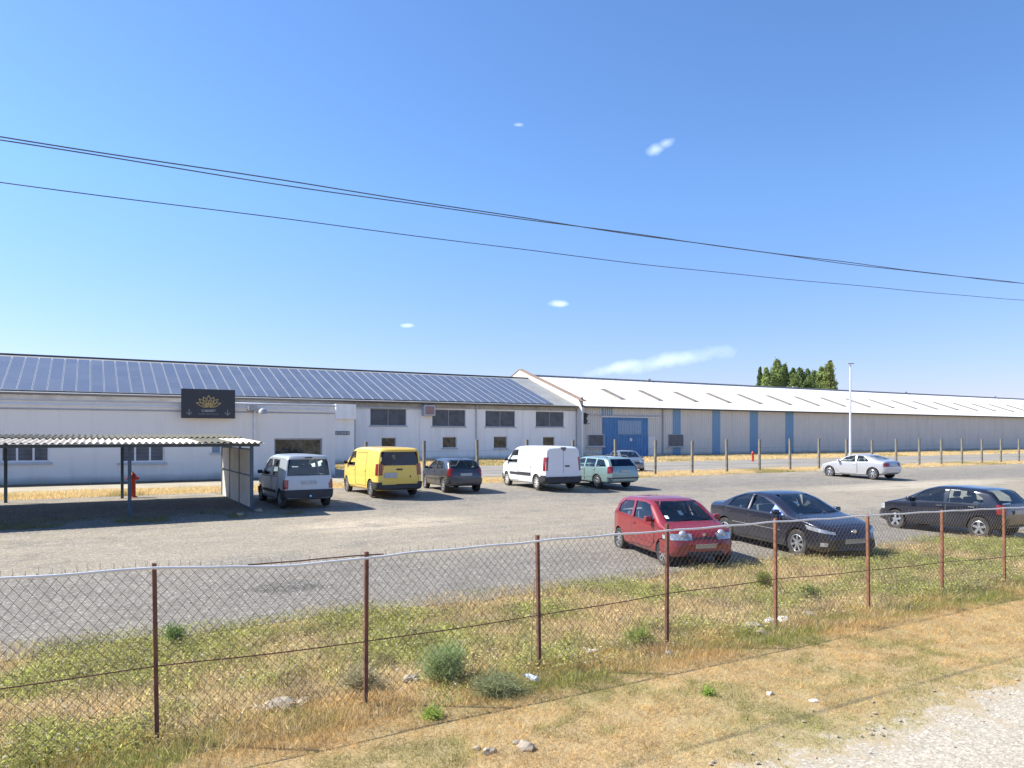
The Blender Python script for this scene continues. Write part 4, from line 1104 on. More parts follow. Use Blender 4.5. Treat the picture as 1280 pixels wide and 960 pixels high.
def finish_hatch(car, paintm, bump=None, strip=None, tail=(.72, .98), w_=41):
    for sd in (1, -1):
        car.door([(-.29, .32), (.74, .32), (.86, .55), (.84, .90), (-.29, .93)], sd, -.15, .84)
        car.door([(-.96, .64), (-.80, .32), (-.34, .32), (-.34, .93), (-1.18, .95), (-1.18, .78)], sd, -1.05, .86)
        car.cyl('tail_light', False, sd * w_, sd * 58, tail[0], tail[1], .010, M_red, n=6, nz=5, xc=-1.2)
        car.cyl('headlight', True, sd * 25, sd * 52, .62, .78, .01, M_clear, xc=1.0)
        if strip: car.side('rubbing_strip', [(-.9, .52), (.8, .50), (.8, .55), (-.9, .57)], .015, strip, sd, thick=.012)
    car.cyl('rear_bumper', False, -66, 66, .28, .60, .03, bump or paintm, thick=.03, n=22, xc=-1.2)
    car.cyl('front_bumper', True, -66, 66, .22, .55, .03, paintm, thick=.03, n=22, xc=1.0)
    car.plate(False, 0, .76 if tail[0] < .8 else .70); car.plate(True, 0, .42); car.mirror(.72, .99)
    car.cyl('grille', True, -22, 22, .60, .70, .012, M_black, n=10, nz=4, xc=1.0)
hd = (-.42, .9075); P_dk = paint('anthracite_paint', (.055, .06, .075), .45, .3, .35)
car = Car('dark_hatchback', 'anthracite five door hatchback between the yellow and the white van', hatch_spec(), P_dk, place(556, 616, hd, 2.46, 1.42, 'LR'), hd, rim=M_rim)
finish_hatch(car, P_dk, strip=M_black, tail=(.70, 1.02))
hd = (-.499, .867); P_bl = paint('black_paint', (.016, .02, .034), .3, .2, .06)
car = Car('black_hatchback', 'glossy black hatchback alone at the right behind the chain link fence', hatch_spec(spokes=5), P_bl, place(1121, 660, hd, 2.46, 1.42, 'LF'), hd, rim=M_rim)
finish_hatch(car, P_bl)
hd = (.12, -.993); P_gb = paint('grey_blue_paint', (.16, .19, .22), .4, .3, .2)
c0 = ground_hit(783, 589)
car = Car('grey_hatchback', 'grey blue hatchback facing the lot behind the post fence near the blue door', hatch_spec(), P_gb, c0, hd)
finish_hatch(car, P_gb)

# --- green estate
sp = dict(wb=2.70, wr=.31, tumble=.30, spokes=6, sr=.05, rr=.16, lean=.35, leanx=-1.7, bow=.2,
          top=[(-2.36, .70), (-2.34, .96), (-2.28, 1.05), (-1.98, 1.36), (-1.7, 1.42), (-.8, 1.46), (-.2, 1.46), (.1, 1.43), (.35, 1.35), (1.12, 1.0), (1.35, .94), (1.9, .82), (2.2, .66), (2.3, .45)],
          belt=[(-2.36, .68), (-2.2, .95), (-1, .96), (0, .94), (1.0, .90), (1.6, .84), (2.05, .70), (2.3, .42)],
          bot=[(-2.36, .36), (-2.0, .26), (1.8, .21), (2.3, .28)],
          plan=[(-2.36, .72), (-2.2, .82), (-1.4, .88), (0, .885), (0, .885), (1.3, .88), (1.8, .80), (2.15, .70), (2.3, .56)],
          cabin=(.66, -2.1, 1.05), seatx=.05,
          side_windows=[[(-.30, .985), (.78, .965), (.78, .985), (.35, 1.27), (.1, 1.33), (-.30, 1.35)], [(-1.18, .99), (-.40, .985), (-.40, 1.35), (-1.18, 1.34)], [(-2.0, 1.01), (-1.28, .99), (-1.28, 1.34), (-1.75, 1.31)]],
          windscreen=[(-.64, 1.005), (.64, 1.005), (.52, 1.38), (-.52, 1.38)], rear_window=[(-.66, 1.03), (.66, 1.03), (.56, 1.34), (-.56, 1.34)], rglass=M_glassd)
del sp['lean']
hd = (-.47, .883); P_gr = paint('sea_green_paint', (.24, .36, .36), .35, .32, .3)
car = Car('green_estate', 'pale sea green estate car beside the white van', sp, P_gr, place(748, 611.3, hd, 2.70, 1.52, 'LR'), hd, rim=M_rim)
for sd in (1, -1):
    car.door([(-.35, .32), (.74, .32), (.88, .55), (.86, .92), (-.35, .95)], sd, -.2, .86)
    car.door([(-1.10, .64), (-.92, .32), (-.40, .32), (-.40, .95), (-1.22, .96), (-1.22, .80)], sd, -1.12, .88)
    car.cyl('tail_light', False, sd * 46, sd * 62, .72, 1.02, .010, M_red, n=6, nz=5, xc=-1.7)
    car.cyl('headlight', True, sd * 25, sd * 52, .62, .78, .01, M_clear)
    bm = bmesh.new(); tube(bm, [(.0, sd * .60, 1.46), (-.2, sd * .61, 1.50), (-1.6, sd * .60, 1.49), (-1.8, sd * .58, 1.42)], .018, 6); obj('roof_rail', bm, M_black, car.root, 40)
    car.side('rubbing_strip', [(-.95, .52), (.85, .50), (.85, .56), (-.95, .58)], .015, P_gr, sd, thick=.012)
car.cyl('rear_bumper', False, -66, 66, .26, .62, .03, P_gr, thick=.03, n=22, xc=-1.7)
car.cyl('bumper_insert', False, -62, 62, .47, .53, .045, M_black, thick=.01, n=22, xc=-1.7)
car.cyl('front_bumper', True, -66, 66, .22, .55, .03, P_gr, thick=.03, n=22)
car.plate(False, 0, .80); car.mirror(.74, 1.0)

# --- silver coupe
sp = dict(wb=2.72, wr=.32, tumble=.36, spokes=7, sr=.07, rr=.2, bow=.2,
          top=[(-2.12, .62), (-2.10, .92), (-2.0, 1.03), (-1.72, 1.06), (-1.2, 1.24), (-.75, 1.37), (-.25, 1.41), (.1, 1.39), (.38, 1.30), (1.05, .98), (1.35, .93), (1.9, .80), (2.15, .64), (2.24, .45)],
          belt=[(-2.12, .6), (-2.05, .90), (-1.2, .95), (0, .92), (1.0, .88), (1.5, .82), (2.0, .68), (2.24, .42)],
          bot=[(-2.12, .38), (-1.9, .27), (-1.4, .20), (1.6, .19), (2.24, .28)],
          plan=[(-2.12, .66), (-1.95, .80), (-1.3, .87), (0, .88), (0, .88), (1.3, .87), (1.8, .80), (2.1, .70), (2.24, .56)],
          cabin=(.66, -1.35, .95), seatx=.05,
          side_windows=[[(-.30, .96), (.72, .94), (.72, .96), (.35, 1.20), (.05, 1.29), (-.28, 1.32)], [(-1.18, .98), (-.38, .965), (-.36, 1.32), (-.7, 1.29), (-1.0, 1.17)]],
          windscreen=[(-.63, .975), (.63, .975), (.48, 1.34), (-.48, 1.34)], rear_window=[(-.56, 1.10), (.56, 1.10), (.46, 1.31), (-.46, 1.31)])
hd = (-.52, .854); P_si = paint('silver_paint', (.50, .50, .51), .35, .3, .15)
car = Car('silver_coupe', 'silver coupe parked on the pale patch at the right end of the lot', sp, P_si, place(1091.7, 599.9, hd, 2.72, 1.52, 'LR'), hd, rim=M_rim)
for sd in (1, -1):
    car.door([(-.42, .30), (.72, .30), (.90, .55), (.86, .90), (-.42, .935)], sd, -.28, .84)
    car.cyl('tail_light', False, sd * 30, sd * 58, .72, .92, .010, M_red, n=6, nz=5)
    car.cyl('headlight', True, sd * 25, sd * 52, .60, .76, .01, M_clear)
    car.side('sill_trim', [(-.9, .22), (.9, .22), (.9, .28), (-.9, .28)], .02, P_si, sd, thick=.02)
car.cyl('rear_bumper', False, -60, 60, .26, .60, .02, P_si, thick=.02, n=20)
car.cyl('front_bumper', True, -66, 66, .22, .55, .02, P_si, thick=.02, n=20)
car.plate(False, 0, .76); car.mirror(.70, .98)

# ------------------------------------------------------------------ chain link fence
M_rust = plain('rusty_steel', (.16, .07, .045), .85, var=.35, scale=6, bump=.4, dirt=(.07, .035, .03), dirt_amt=.8)
M_rusto = plain('rusty_steel_orange', (.26, .11, .06), .85, var=.35, scale=6, bump=.4, dirt=(.11, .05, .035), dirt_amt=.7)
M_galv = plain('galvanised_tube', (.66, .65, .64), .5, .05, var=.12)
M_mesh = plain('mesh_wire', (.17, .14, .11), .7, .2, var=.3, scale=2)
VF = 7.15
FE = empty('chain_link_fence', 'rusty chain link fence with a white top rail between the verge and the parking lot', 'fence', UV(0, VF, 0), ROTZ)
post_px = [(-179, 737, 965), (196, 704, 918), (458, 690, 868), (675, 669, 843), (835, 655, 812), (971, 648, 784), (1087, 643, 766), (1179, 637.5, 750), (1257, 634, 738), (1326, 631, 728)]
pp = []
for i, (px, yt, yb) in enumerate(post_px):
    a = at_v(px, yt, VF); uq = toUV(a)[0]; z0 = gz(VF) - .25
    lean = random.uniform(-.02, .02)
    bm = bmesh.new(); s = .018
    # angle iron: two flanges
    for (x0, x1, y0, y1) in ((-s, s, -.003, .003), (-s - .0, -s + .006, .0035, .038)):
        M = Matrix.Shear('XY', 4, (lean, 0))
        box(bm, x0, x1, y0, y1, z0, a.z, M=Matrix(((1, 0, lean, 0), (0, 1, 0, 0), (0, 0, 1, 0), (0, 0, 0, 1))))
    tube(bm, [(lean * z0, .012, z0), (lean * a.z, .012, a.z)], .017, 8)
    o = obj('post', bm, M_rusto if i >= 5 else M_rust, FE, 40); o.location = (uq, 0, 0)
    if i == 2: pass
    pp.append(uq)
rail_px = [(-260, 742), (-179, 736), (-60, 727), (60, 719), (160, 712), (196, 709), (232, 708.3), (272, 708.8), (320, 708), (372, 706), (415, 702), (459, 696.8), (520, 690), (605, 682.5), (640, 679.5), (675, 675.5), (750, 669.5), (835, 663), (905, 657.5), (971, 651.8), (1030, 648.5), (1087, 644), (1150, 640.5), (1179, 639), (1257, 635), (1330, 631.5)]
rail = [(lambda p: (toUV(p)[0], p.z))(at_v(x, y, VF)) for x, y in rail_px]
ru = [r[0] for r in rail]; rz_ = [r[1] for r in rail]
us = np.linspace(ru[0], ru[-1], 160)
bm = bmesh.new(); tube(bm, [(u, -.03, float(np.interp(u, ru, rz_)) + .004 * math.sin(u * 7)) for u in us], .0125, 8); obj('top_rail', bm, M_galv, FE, 50)
wire_px = [(-260, 900), (-179, 888), (0, 860), (160, 838), (196, 833), (458, 802), (675, 769), (835, 742), (960, 725), (1087, 713), (1179, 703), (1330, 690)]
wr_ = [(lambda p: (toUV(p)[0], p.z))(at_v(x, y, VF)) for x, y in wire_px]
bm = bmesh.new(); tube(bm, [(u, -.012, float(np.interp(u, [q[0] for q in wr_], [q[1] for q in wr_])) + .005 * math.sin(u * 3.1)) for u in us], .006, 6); obj('middle_wire', bm, M_rust, FE, 50)
# a loose second wire just above the rail in the first bay
u0_, u1_ = uat(310, VF), uat(480, VF)
bm = bmesh.new(); tube(bm, [(u, .01, float(np.interp(u, ru, rz_)) + .014 + .022 * math.sin(math.pi * (u - u0_) / (u1_ - u0_)) ) for u in np.linspace(u0_, u1_, 20)], .007, 5); obj('loose_wire', bm, M_rust, FE)
# woven mesh
PIT = .088; NQ = 15
co = []
def zbot(u): return gz(VF) + .02
def seg(a, b_, r=.0021):
    d = (b_ - a).normalized(); s = d.cross(Vector((0, 1, 0))); s = s.normalized() * r; y = Vector((0, r, 0))
    tri = [y, s * .87 - y * .5, -s * .87 - y * .5]
    for k in range(3):
        p, q = tri[k], tri[(k + 1) % 3]
        co.extend([tuple(a + p), tuple(a + q), tuple(b_ + q), tuple(b_ + p)])
n_col = int((ru[-1] - ru[0]) / PIT)
for fam in (1, -1):
    for k in range(-NQ if fam > 0 else 0, n_col + (0 if fam > 0 else NQ)):
        prev = None
        for q in range(0, NQ + 1, 3):
            u = ru[0] + (k + fam * q) * PIT + .0
            if u < ru[0] or u > ru[-1]: prev = None; continue
            zt_ = float(np.interp(u, ru, rz_)) + .006; zb_ = zbot(u); z = zb_ + (zt_ - zb_) * q / NQ
            z += .012 * math.sin(u * 2.3 + q) ; uu_ = u + .02 * math.sin(u * 1.7 + q * .3)
            p = Vector((uu_, .008 * fam + .015 * math.sin(u * 1.1), z))
            if prev is not None: seg(prev, p)
            prev = p
for k in range(n_col):
    u = ru[0] + k * PIT + random.uniform(-.008, .008); zt_ = float(np.interp(u, ru, rz_))
    for dx in (-.006, .006): seg(Vector((u, 0, zt_)), Vector((u + dx + random.uniform(-.01, .01), random.uniform(-.01, .01), zt_ + random.uniform(.03, .075))), .0014)
me = np_mesh('mesh_wires', np.array(co), 4); o = obj('mesh_wires', me, M_mesh, FE); o['kind'] = 'stuff'
bm = bmesh.new(); p0 = at_v(668, 735, VF - .1); p1 = at_v(662, 815, VF - .15)
a0 = toUV(p0); a1 = toUV(p1); tube(bm, [(a1[0], a1[1] - VF, gz(VF) - .1), (a0[0], a0[1] - VF, p0.z + .12)], .006, 6); obj('leaning_stake', bm, plain('dry_stalk', (.42, .28, .16), .9), FE)

# ------------------------------------------------------------------ concrete post fence across the lot
M_conc = plain('concrete_post', (.20, .19, .155), .9, var=.3, scale=3, dirt=(.10, .09, .07), dirt_amt=.7)
V2 = 33.9
F2 = empty('post_fence', 'weathered concrete post and wire fence along the far edge of the parking lot', 'fence', UV(0, V2, 0), ROTZ)
u_a = uat(819, V2)
for k in range(-6, 20):
    u = u_a + 3.0 * k
    bm = bmesh.new(); hgt = 2.13 + random.uniform(-.06, .06); lx = random.uniform(-.02, .02)
    box(bm, -.065, .065, -.065, .065, -.3, hgt, M=Matrix(((1, 0, lx, 0), (0, 1, 0, 0), (0, 0, 1, 0), (0, 0, 0, 1))), bev=.012)
    o = obj('post', bm, M_conc, F2); o.location = (u, 0, gz(V2))
for zq in (.55, 1.1, 1.6):
    bm = bmesh.new(); tube(bm, [(u_a - 18 + j * 1.5, -.075, gz(V2) + zq - .03 * math.sin(math.pi * (j % 2))) for j in range(51)], .004, 4); obj('wire', bm, M_mesh, F2)

# ------------------------------------------------------------------ light mast, hydrants, overhead cables
g = ground_hit(1063, 573); zt_ = CAMZ + (HZ - 455) * g.y / FPX
LP = empty('light_mast', 'tall slender white lighting mast on the grass before the warehouse', 'lamp post', g)
bm = bmesh.new(); tube(bm, [(0, 0, 0), (0, 0, 4), (0, 0, zt_)], [.14, .12, .07], 12); obj('mast', bm, plain('mast_white', (.72, .73, .74), .5), LP, 40)
bm = bmesh.new(); box(bm, -.38, .38, -.16, .16, zt_ + .003, zt_ + .10, bev=.03); obj('lamp_head', bm, M_frame, LP, 40)
obj('base_plate', mbox(-.3, .3, -.3, .3, -.05, .06), M_conc, LP)
M_hyd = plain('hydrant_red', (.50, .045, .02), .5, var=.15)
def hydrant(px, py, h, label):
    g = ground_hit(px, py); o = empty('fire_hydrant', label, 'hydrant', g, ROTZ)
    bm = bmesh.new(); lathe(bm, [(.001, 0), (.16, 0), (.16, .05), (.10, .07), (.10, h * .7), (.15, h * .72), (.15, h * .84), (.11, h * .92), (.05, h), (.001, h)], 14, 'z'); obj('barrel', bm, M_hyd, o, 40)
    bm = bmesh.new(); tube(bm, [(-.22, 0, h * .78), (.22, 0, h * .78)], .05, 8); obj('outlet', bm, M_hyd, o, 40)
    bm = bmesh.new(); tube(bm, [(0, 0, h), (0, 0, h + .05)], .03, 6); obj('valve_cap', bm, M_black, o, 40)
hydrant(166, 622, .95, 'red fire hydrant behind the carport at the left')
hydrant(941, 577, 1.0, 'orange red fire hydrant on the grass before the second post from the blue strips')
M_cab = plain('overhead_cable', (.09, .11, .15), .7)
def cable(pts, v, r, label, off=0.0, twist=0.0):
    P = [at_v(x, y, v) for x, y in pts]; q = [(toUV(p)[0], p.z) for p in P]
    A_ = np.polyfit([k[0] for k in q], [k[1] for k in q], 2); bm = bmesh.new()
    us_ = np.linspace(q[0][0] - 3, q[-1][0] + 22, 120)
    tube(bm, [UV(u, v + .012 * math.cos(u * 2 + twist * 3), float(np.polyval(A_, u)) + off + (.012 if twist or off else .008) * math.sin(u * .7 + twist)) for u in us_], r, 6)
    o = obj('overhead_cable', bm, M_cab, None, 60); tag(o, label, 'cable', 'overhead cables')
cable([(160, 195.5), (400, 233.5), (520, 252.5), (640, 270), (760, 287), (900, 307.5), (1120, 336)], 7.9, .0065, 'upper of the two twisted cables high across the sky', twist=0)
cable([(160, 199.5), (400, 236), (520, 254), (640, 271), (760, 288), (900, 308), (1120, 336)], 7.9, .006, 'lower of the two twisted cables high across the sky', off=-.005, twist=3.1)
cable([(160, 249), (400, 279.5), (520, 295.5), (640, 310.5), (760, 324.5), (900, 340), (1120, 362)], 7.6, .0048, 'single thin cable running below the twisted pair')

# ------------------------------------------------------------------ poplars behind the warehouse
M_leaf = attr_mat('leaf', .75, .4)
M_bark = plain('bark', (.14, .11, .08), .95)
def tree(px, ytop, rpx, dist, label, tone, name='poplar_tree', slim=1.0):
    X = (px - 640) * dist / FPX; h = CAMZ + (HZ - ytop) * dist / FPX; r = rpx * 1.22 * dist / FPX
    o = empty(name, label, 'tree', (X, dist, 0), group='trees beyond the warehouse')
    bm = bmesh.new(); tube(bm, [(0, 0, 0), (.1, 0, h * .4), (0, 0, h * .9)], [.45, .3, .05], 8)
    for k in range(14):
        a = random.random() * 6.28; z = h * (.2 + .05 * k); tube(bm, [(0, 0, z), (math.cos(a) * r * .6, math.sin(a) * r * .6, z + r * 1.2)], [.1, .02], 5)
    obj('trunk', bm, M_bark, o)
    rng = np.random.default_rng(int(px * 10)); nc = 230; n = 46
    t_ = rng.random(nc); cz_ = h * (.14 + .84 * t_); prof = np.clip(1 - ((t_ - .40) / .62) ** 2, .0, 1) ** .8 * (.8 + .4 * rng.random(nc)); prof = np.where(t_ < .4, 1.0, prof)
    a = rng.random(nc) * 6.283; rr_ = r * prof * np.sqrt(rng.random(nc)) * 1.0
    cc = np.stack([rr_ * np.cos(a), rr_ * np.sin(a), cz_], -1); cs = r * .24 * (.6 + rng.random(nc)) * (.28 + .72 * prof); cb = .6 + .75 * rng.random(nc)
    P = np.repeat(cc, n, 0) + rng.normal(size=(nc * n, 3)) * np.repeat(cs, n)[:, None] * np.array([.8, .8, 1.25])
    N = len(P); sz = .18 + .16 * rng.random(N)
    d1 = rng.normal(size=(N, 3)); d1 /= np.linalg.norm(d1, axis=1)[:, None]; d2 = np.cross(d1, rng.normal(size=(N, 3))); d2 /= np.linalg.norm(d2, axis=1)[:, None]
    q = np.stack([P + d1 * sz[:, None], P + d2 * sz[:, None] * .6, P - d1 * sz[:, None], P - d2 * sz[:, None] * .6], 1).reshape(-1, 3)
    col_ = np.array(tone)[None] * np.repeat(cb, n)[:, None] * (.8 + .4 * rng.random(N))[:, None]
    me = np_mesh('crown', q, 4, np.repeat(col_, 4, 0)); obj('crown', me, M_leaf, o)
G1 = (.28, .36, .13); G2 = (.18, .25, .10)
tree(950, 458, 3.4, 182, 'narrow poplar at the left edge of the tree group', G2)
tree(958, 459, 6, 178, 'short light green poplar second from the left', G1)
tree(971, 449, 9, 180, 'tall broad light green poplar left of the dark trees', G1)
tree(981, 455, 6.5, 184, 'poplar with darker top right of the tallest left one', (.19, .25, .08))
tree(991, 459, 7, 186, 'dark pointed tree left of the middle gap', G2, 'dark_conifer')
tree(1000, 460, 8, 188, 'dark broad tree in the middle of the group', G2, 'dark_conifer')
tree(1010, 461, 7, 188, 'dark tree right of the middle of the group', G2, 'dark_conifer')
tree(994, 468, 8, 176, 'low rounded tree in front of the dark ones left of the middle', (.2, .27, .09), 'broadleaf_tree')
tree(1012, 470, 8, 176, 'low rounded tree in front of the dark ones right of the middle', (.2, .27, .09), 'broadleaf_tree')
tree(1018, 463, 7, 186, 'lowest dark tree before the right poplars', G2, 'dark_conifer')
tree(1027, 457, 6.5, 182, 'light green poplar left of the tallest right one', G1)
tree(1037, 450, 7.5, 180, 'tall light green poplar at the right end of the group', (.28, .33, .12))

# ------------------------------------------------------------------ grass and weeds
M_grass = attr_mat('grass_blades', .9, .42)
def tocam_ok(X, Y): 
    px = 640 + FPX * X / np.maximum(Y, .1); return (Y > 2.5) & (px > -60) & (px < 1340)
def blades(name, n, u0, u1, v0, v1, hfun, wid, cfun, label, seed, lean=.5, dens=None, cat=None):
    rng = np.random.default_rng(seed); u = u0 + (u1 - u0) * rng.random(n); v = v0 + (v1 - v0) * rng.random(n)
    if dens is not None: k = rng.random(n) < dens(u, v); u = u[k]; v = v[k]
    X = UX * u - UY * v; Y = UY * u + UX * v; k = tocam_ok(X, Y); u, v, X, Y = u[k], v[k], X[k], Y[k]; n = len(u)
    h = hfun(u, v, rng); a = rng.random(n) * 6.283; wv_ = wid * (.6 + .8 * rng.random(n))
    la = rng.random(n) * 6.283; ll = h * lean * rng.random(n) * 1.6
    Z = gza(v) - .01
    dx = np.cos(a) * wv_; dy = np.sin(a) * wv_
    p0 = np.stack([X - dx, Y - dy, Z], -1); p1 = np.stack([X + dx, Y + dy, Z], -1)
    tip = np.stack([X + np.cos(la) * ll, Y + np.sin(la) * ll, Z + h], -1)
    c_ = cfun(u, v, rng) ; co_ = np.stack([p0, p1, tip], 1).reshape(-1, 3)
    me = np_mesh(name, co_, 3, np.repeat(c_, 3, 0)); o = obj(name, me, M_grass); tag(o, label, cat or 'grass', kind='stuff'); return o
STRAW = np.array((.76, .53, .23)); TAN = np.array((.54, .37, .19)); GRN = np.array((.20, .26, .055)); LIME = np.array((.44, .47, .10)); OLV = np.array((.33, .31, .10)); DEAD = np.array((.40, .31, .19)); GREY = np.array((.60, .55, .44))
def mixc(a, b_, f): return a * (1 - f[:, None]) + b_ * f[:, None]
def c_verge(u, v, rng):
    n = len(u); g_ = fbm(u, v, .8) + .30 * (vnoise(u, v, .16) - .5) + .25 * np.clip((4.9 - v) / 1.2, 0, 1) * 1.0 + .15 * (rng.random(n) - .5)
    f = np.clip((g_ - .54) / .14, 0, 1) * .8; c_ = mixc(np.where(rng.random(n)[:, None] < .6, STRAW, TAN), np.where(rng.random(n)[:, None] < .5, OLV, GRN), f)
    return c_ * ((.55 + .7 * rng.random(n)) * (.62 + .72 * vnoise(u, v, .11) * .6 + .35 * vnoise(u + 5, v, .3)))[:, None]
def c_bank(u, v, rng):
    n = len(u); STRAW = np.array((.88, .70, .36)); TAN = np.array((.72, .52, .27)); LIME = np.array((.54, .60, .13)); OLV = np.array((.38, .42, .12)); g_ = fbm(u + 20, v, 1.25) + .25 * (vnoise(u + 3, v, .3) - .5) + .22 * (rng.random(n) - .5)
    f = np.clip((g_ - .36) / .2, 0, 1); c_ = mixc(np.where(rng.random(n)[:, None] < .5, TAN, STRAW), np.where(rng.random(n)[:, None] < .45, LIME, OLV), f * .85)
    d = np.clip((fbm(u + 50, v + 9, .5) - .60) / .1, 0, 1) * .5; c_ = mixc(c_, np.broadcast_to(DEAD * .6, c_.shape), d)
    g2 = (rng.random(n) < .1); c_[g2] = GREY
    return c_ * ((.28 + 1.0 * rng.random(n)) * (.72 + .5 * vnoise(u, v, .2)))[:, None]
def c_foot(u, v, rng):
    n = len(u); f = np.clip((fbm(u, v, .8) - .35) / .25, 0, 1); f = f * (rng.random(n) < .8); c_ = mixc(np.broadcast_to(STRAW, (n, 3)).copy(), np.where(rng.random(n)[:, None] < .5, np.array((.27, .33, .08)), np.array((.38, .42, .11))), f)
    return c_ * (.5 + .8 * rng.random(n))[:, None]
blades('mown_grass', 520000, -6, 16, 3.7, 6.7, lambda u, v, r: (.014 + .045 * r.random(len(u)) ** 2) * (.3 + 1.5 * fbm(u, v, .16)), .0024, c_verge, 'short dry straw coloured grass on the roadside verge', 1, 1.4,
       dens=lambda u, v: np.clip((v - 3.45 - .9 * fbm(u, v, .35)) / .9, 0.02, 1) ** 1.3)
blades('weeds', 330000, -9, 22, 6.6, 12.3, lambda u, v, r: (.04 + .15 * r.random(len(u)) ** 1.8) * (.25 + 1.1 * fbm(u + 8, v, .7)), .0048, c_bank, 'dry and green weeds on the bank behind the chain link fence', 2, .9,
       dens=lambda u, v: np.clip((12.3 - v) / 1.1 + .4 * (fbm(u, v, 1.2) - .5), 0, 1))
blades('fence_foot_grass', 110000, -7, 18, 6.25, 7.5, lambda u, v, r: (.03 + .11 * r.random(len(u))) * (.2 + 1.2 * fbm(u, v, .4)), .0032, c_foot, 'greener uncut grass along the foot of the fence', 3, .6,
       dens=lambda u, v: np.clip((v - 6.25) / .35, 0, 1) * np.clip((fbm(u + 4, v, 1.3) - .25) / .2, .15, 1))
blades('dry_stalks', 9000, -8, 20, 6.5, 11.8, lambda u, v, r: .12 + .26 * r.random(len(u)) ** 2, .0022, lambda u, v, r: mixc(np.broadcast_to(np.array((.80, .66, .40)), (len(u), 3)).copy(), np.array((.40, .26, .14)) * np.ones((len(u), 3)), r.random(len(u))), 'tall dry stalks standing above the weeds of the bank', 11, .5,
       dens=lambda u, v: np.clip((fbm(u + 30, v, .6) - .42) / .2, .08, 1))
blades('stray_tufts', 60000, -5, 14, 3.1, 4.5, lambda u, v, r: .012 + .035 * r.random(len(u)), .0024, c_verge, 'sparse dry tufts growing into the edge of the road gravel', 12, 1.2,
       dens=lambda u, v: np.clip((vnoise(u, v, .13) - .66 + .55 * (v - 3.6)) / .2, 0, 1))
# broad weed leaves
def leaves(name, n, u0, u1, v0, v1, zf, sz, cfun, label, seed, dens):
    rng = np.random.default_rng(seed); u = u0 + (u1 - u0) * rng.random(n); v = v0 + (v1 - v0) * rng.random(n); k = rng.random(n) < dens(u, v); u = u[k]; v = v[k]
    X = UX * u - UY * v; Y = UY * u + UX * v; k = tocam_ok(X, Y); u, v, X, Y = u[k], v[k], X[k], Y[k]; n = len(u)
    P = np.stack([X, Y, gza(v) + zf(u, v, rng)], -1); s = sz * (.5 + rng.random(n))[:, None]
    d1 = rng.normal(size=(n, 3)); d1[:, 2] *= .5; d1 /= np.linalg.norm(d1, axis=1)[:, None]; d2 = np.cross(d1, rng.normal(size=(n, 3)) * .55 + np.array([0, 0, 1.0])); d2 /= np.linalg.norm(d2, axis=1)[:, None]
    q = np.stack([P + d1 * s, P + d2 * s * .35, P - d1 * s, P - d2 * s * .35], 1).reshape(-1, 3)
    me = np_mesh(name, q, 4, np.repeat(cfun(u, v, rng), 4, 0)); o = obj(name, me, M_grass); tag(o, label, 'weeds', kind='stuff')
leaves('weed_leaves', 330000, -9, 22, 6.9, 12.0, lambda u, v, r: (.02 + .17 * r.random(len(u))) * (.3 + fbm(u + 8, v, .7)), .019, c_bank, 'broad leaved weeds scattered through the bank', 4,
       lambda u, v: np.clip((fbm(u + 20, v, 1.25) - .35) / .25, .12, 1) * np.clip((12 - v) / .8, 0, 1))
# sparse far dry grass strips
def c_far(u, v, rng):
    n = len(u); STRAW = np.array((.85, .66, .36)); f = np.clip((fbm(u, v, 4) - .55) / .15, 0, 1) * .7; return mixc(np.broadcast_to(STRAW, (n, 3)).copy(), OLV * np.ones((n, 3)), f) * (.7 + .5 * rng.random(n))[:, None]
blades('far_dry_grass', 120000, -8, 75, 32.4, 36.2, lambda u, v, r: .06 + .22 * r.random(len(u)) * fbm(u, v, 1.5), .014, c_far, 'dry grass strip along the post fence', 5, .6)
blades('facade_dry_grass', 130000, 12, 150, 54.5, 69.5, lambda u, v, r: .08 + .25 * r.random(len(u)) * fbm(u, v, 3), .03, c_far, 'dry grass in front of the white building and the warehouse', 6, .6)
blades('carport_weeds', 22000, -12, 6, 23.6, 25.6, lambda u, v, r: .03 + .2 * r.random(len(u)) * np.clip(fbm(u, v, .8) * 2 - .9, 0, 1), .012, lambda u, v, r: mixc(np.broadcast_to(DEAD, (len(u), 3)).copy(), GRN * np.ones((len(u), 3)), r.random(len(u))) * .8, 'thin weeds along the open front of the carport', 7, .6,
       dens=lambda u, v: np.clip((fbm(u, v, 1.5) - .45) / .15, 0, 1))
blades('apron_grass', 30000, -30, 12, 33, 36.5, lambda u, v, r: .03 + .12 * r.random(len(u)), .012, lambda u, v, r: mixc(STRAW * np.ones((len(u), 3)), LIME * np.ones((len(u), 3)), r.random(len(u)) * .7), 'yellowing grass strip between carport and extension', 8, .6, dens=lambda u, v: np.clip((fbm(u, v, 2) - .35) / .2, 0, 1))

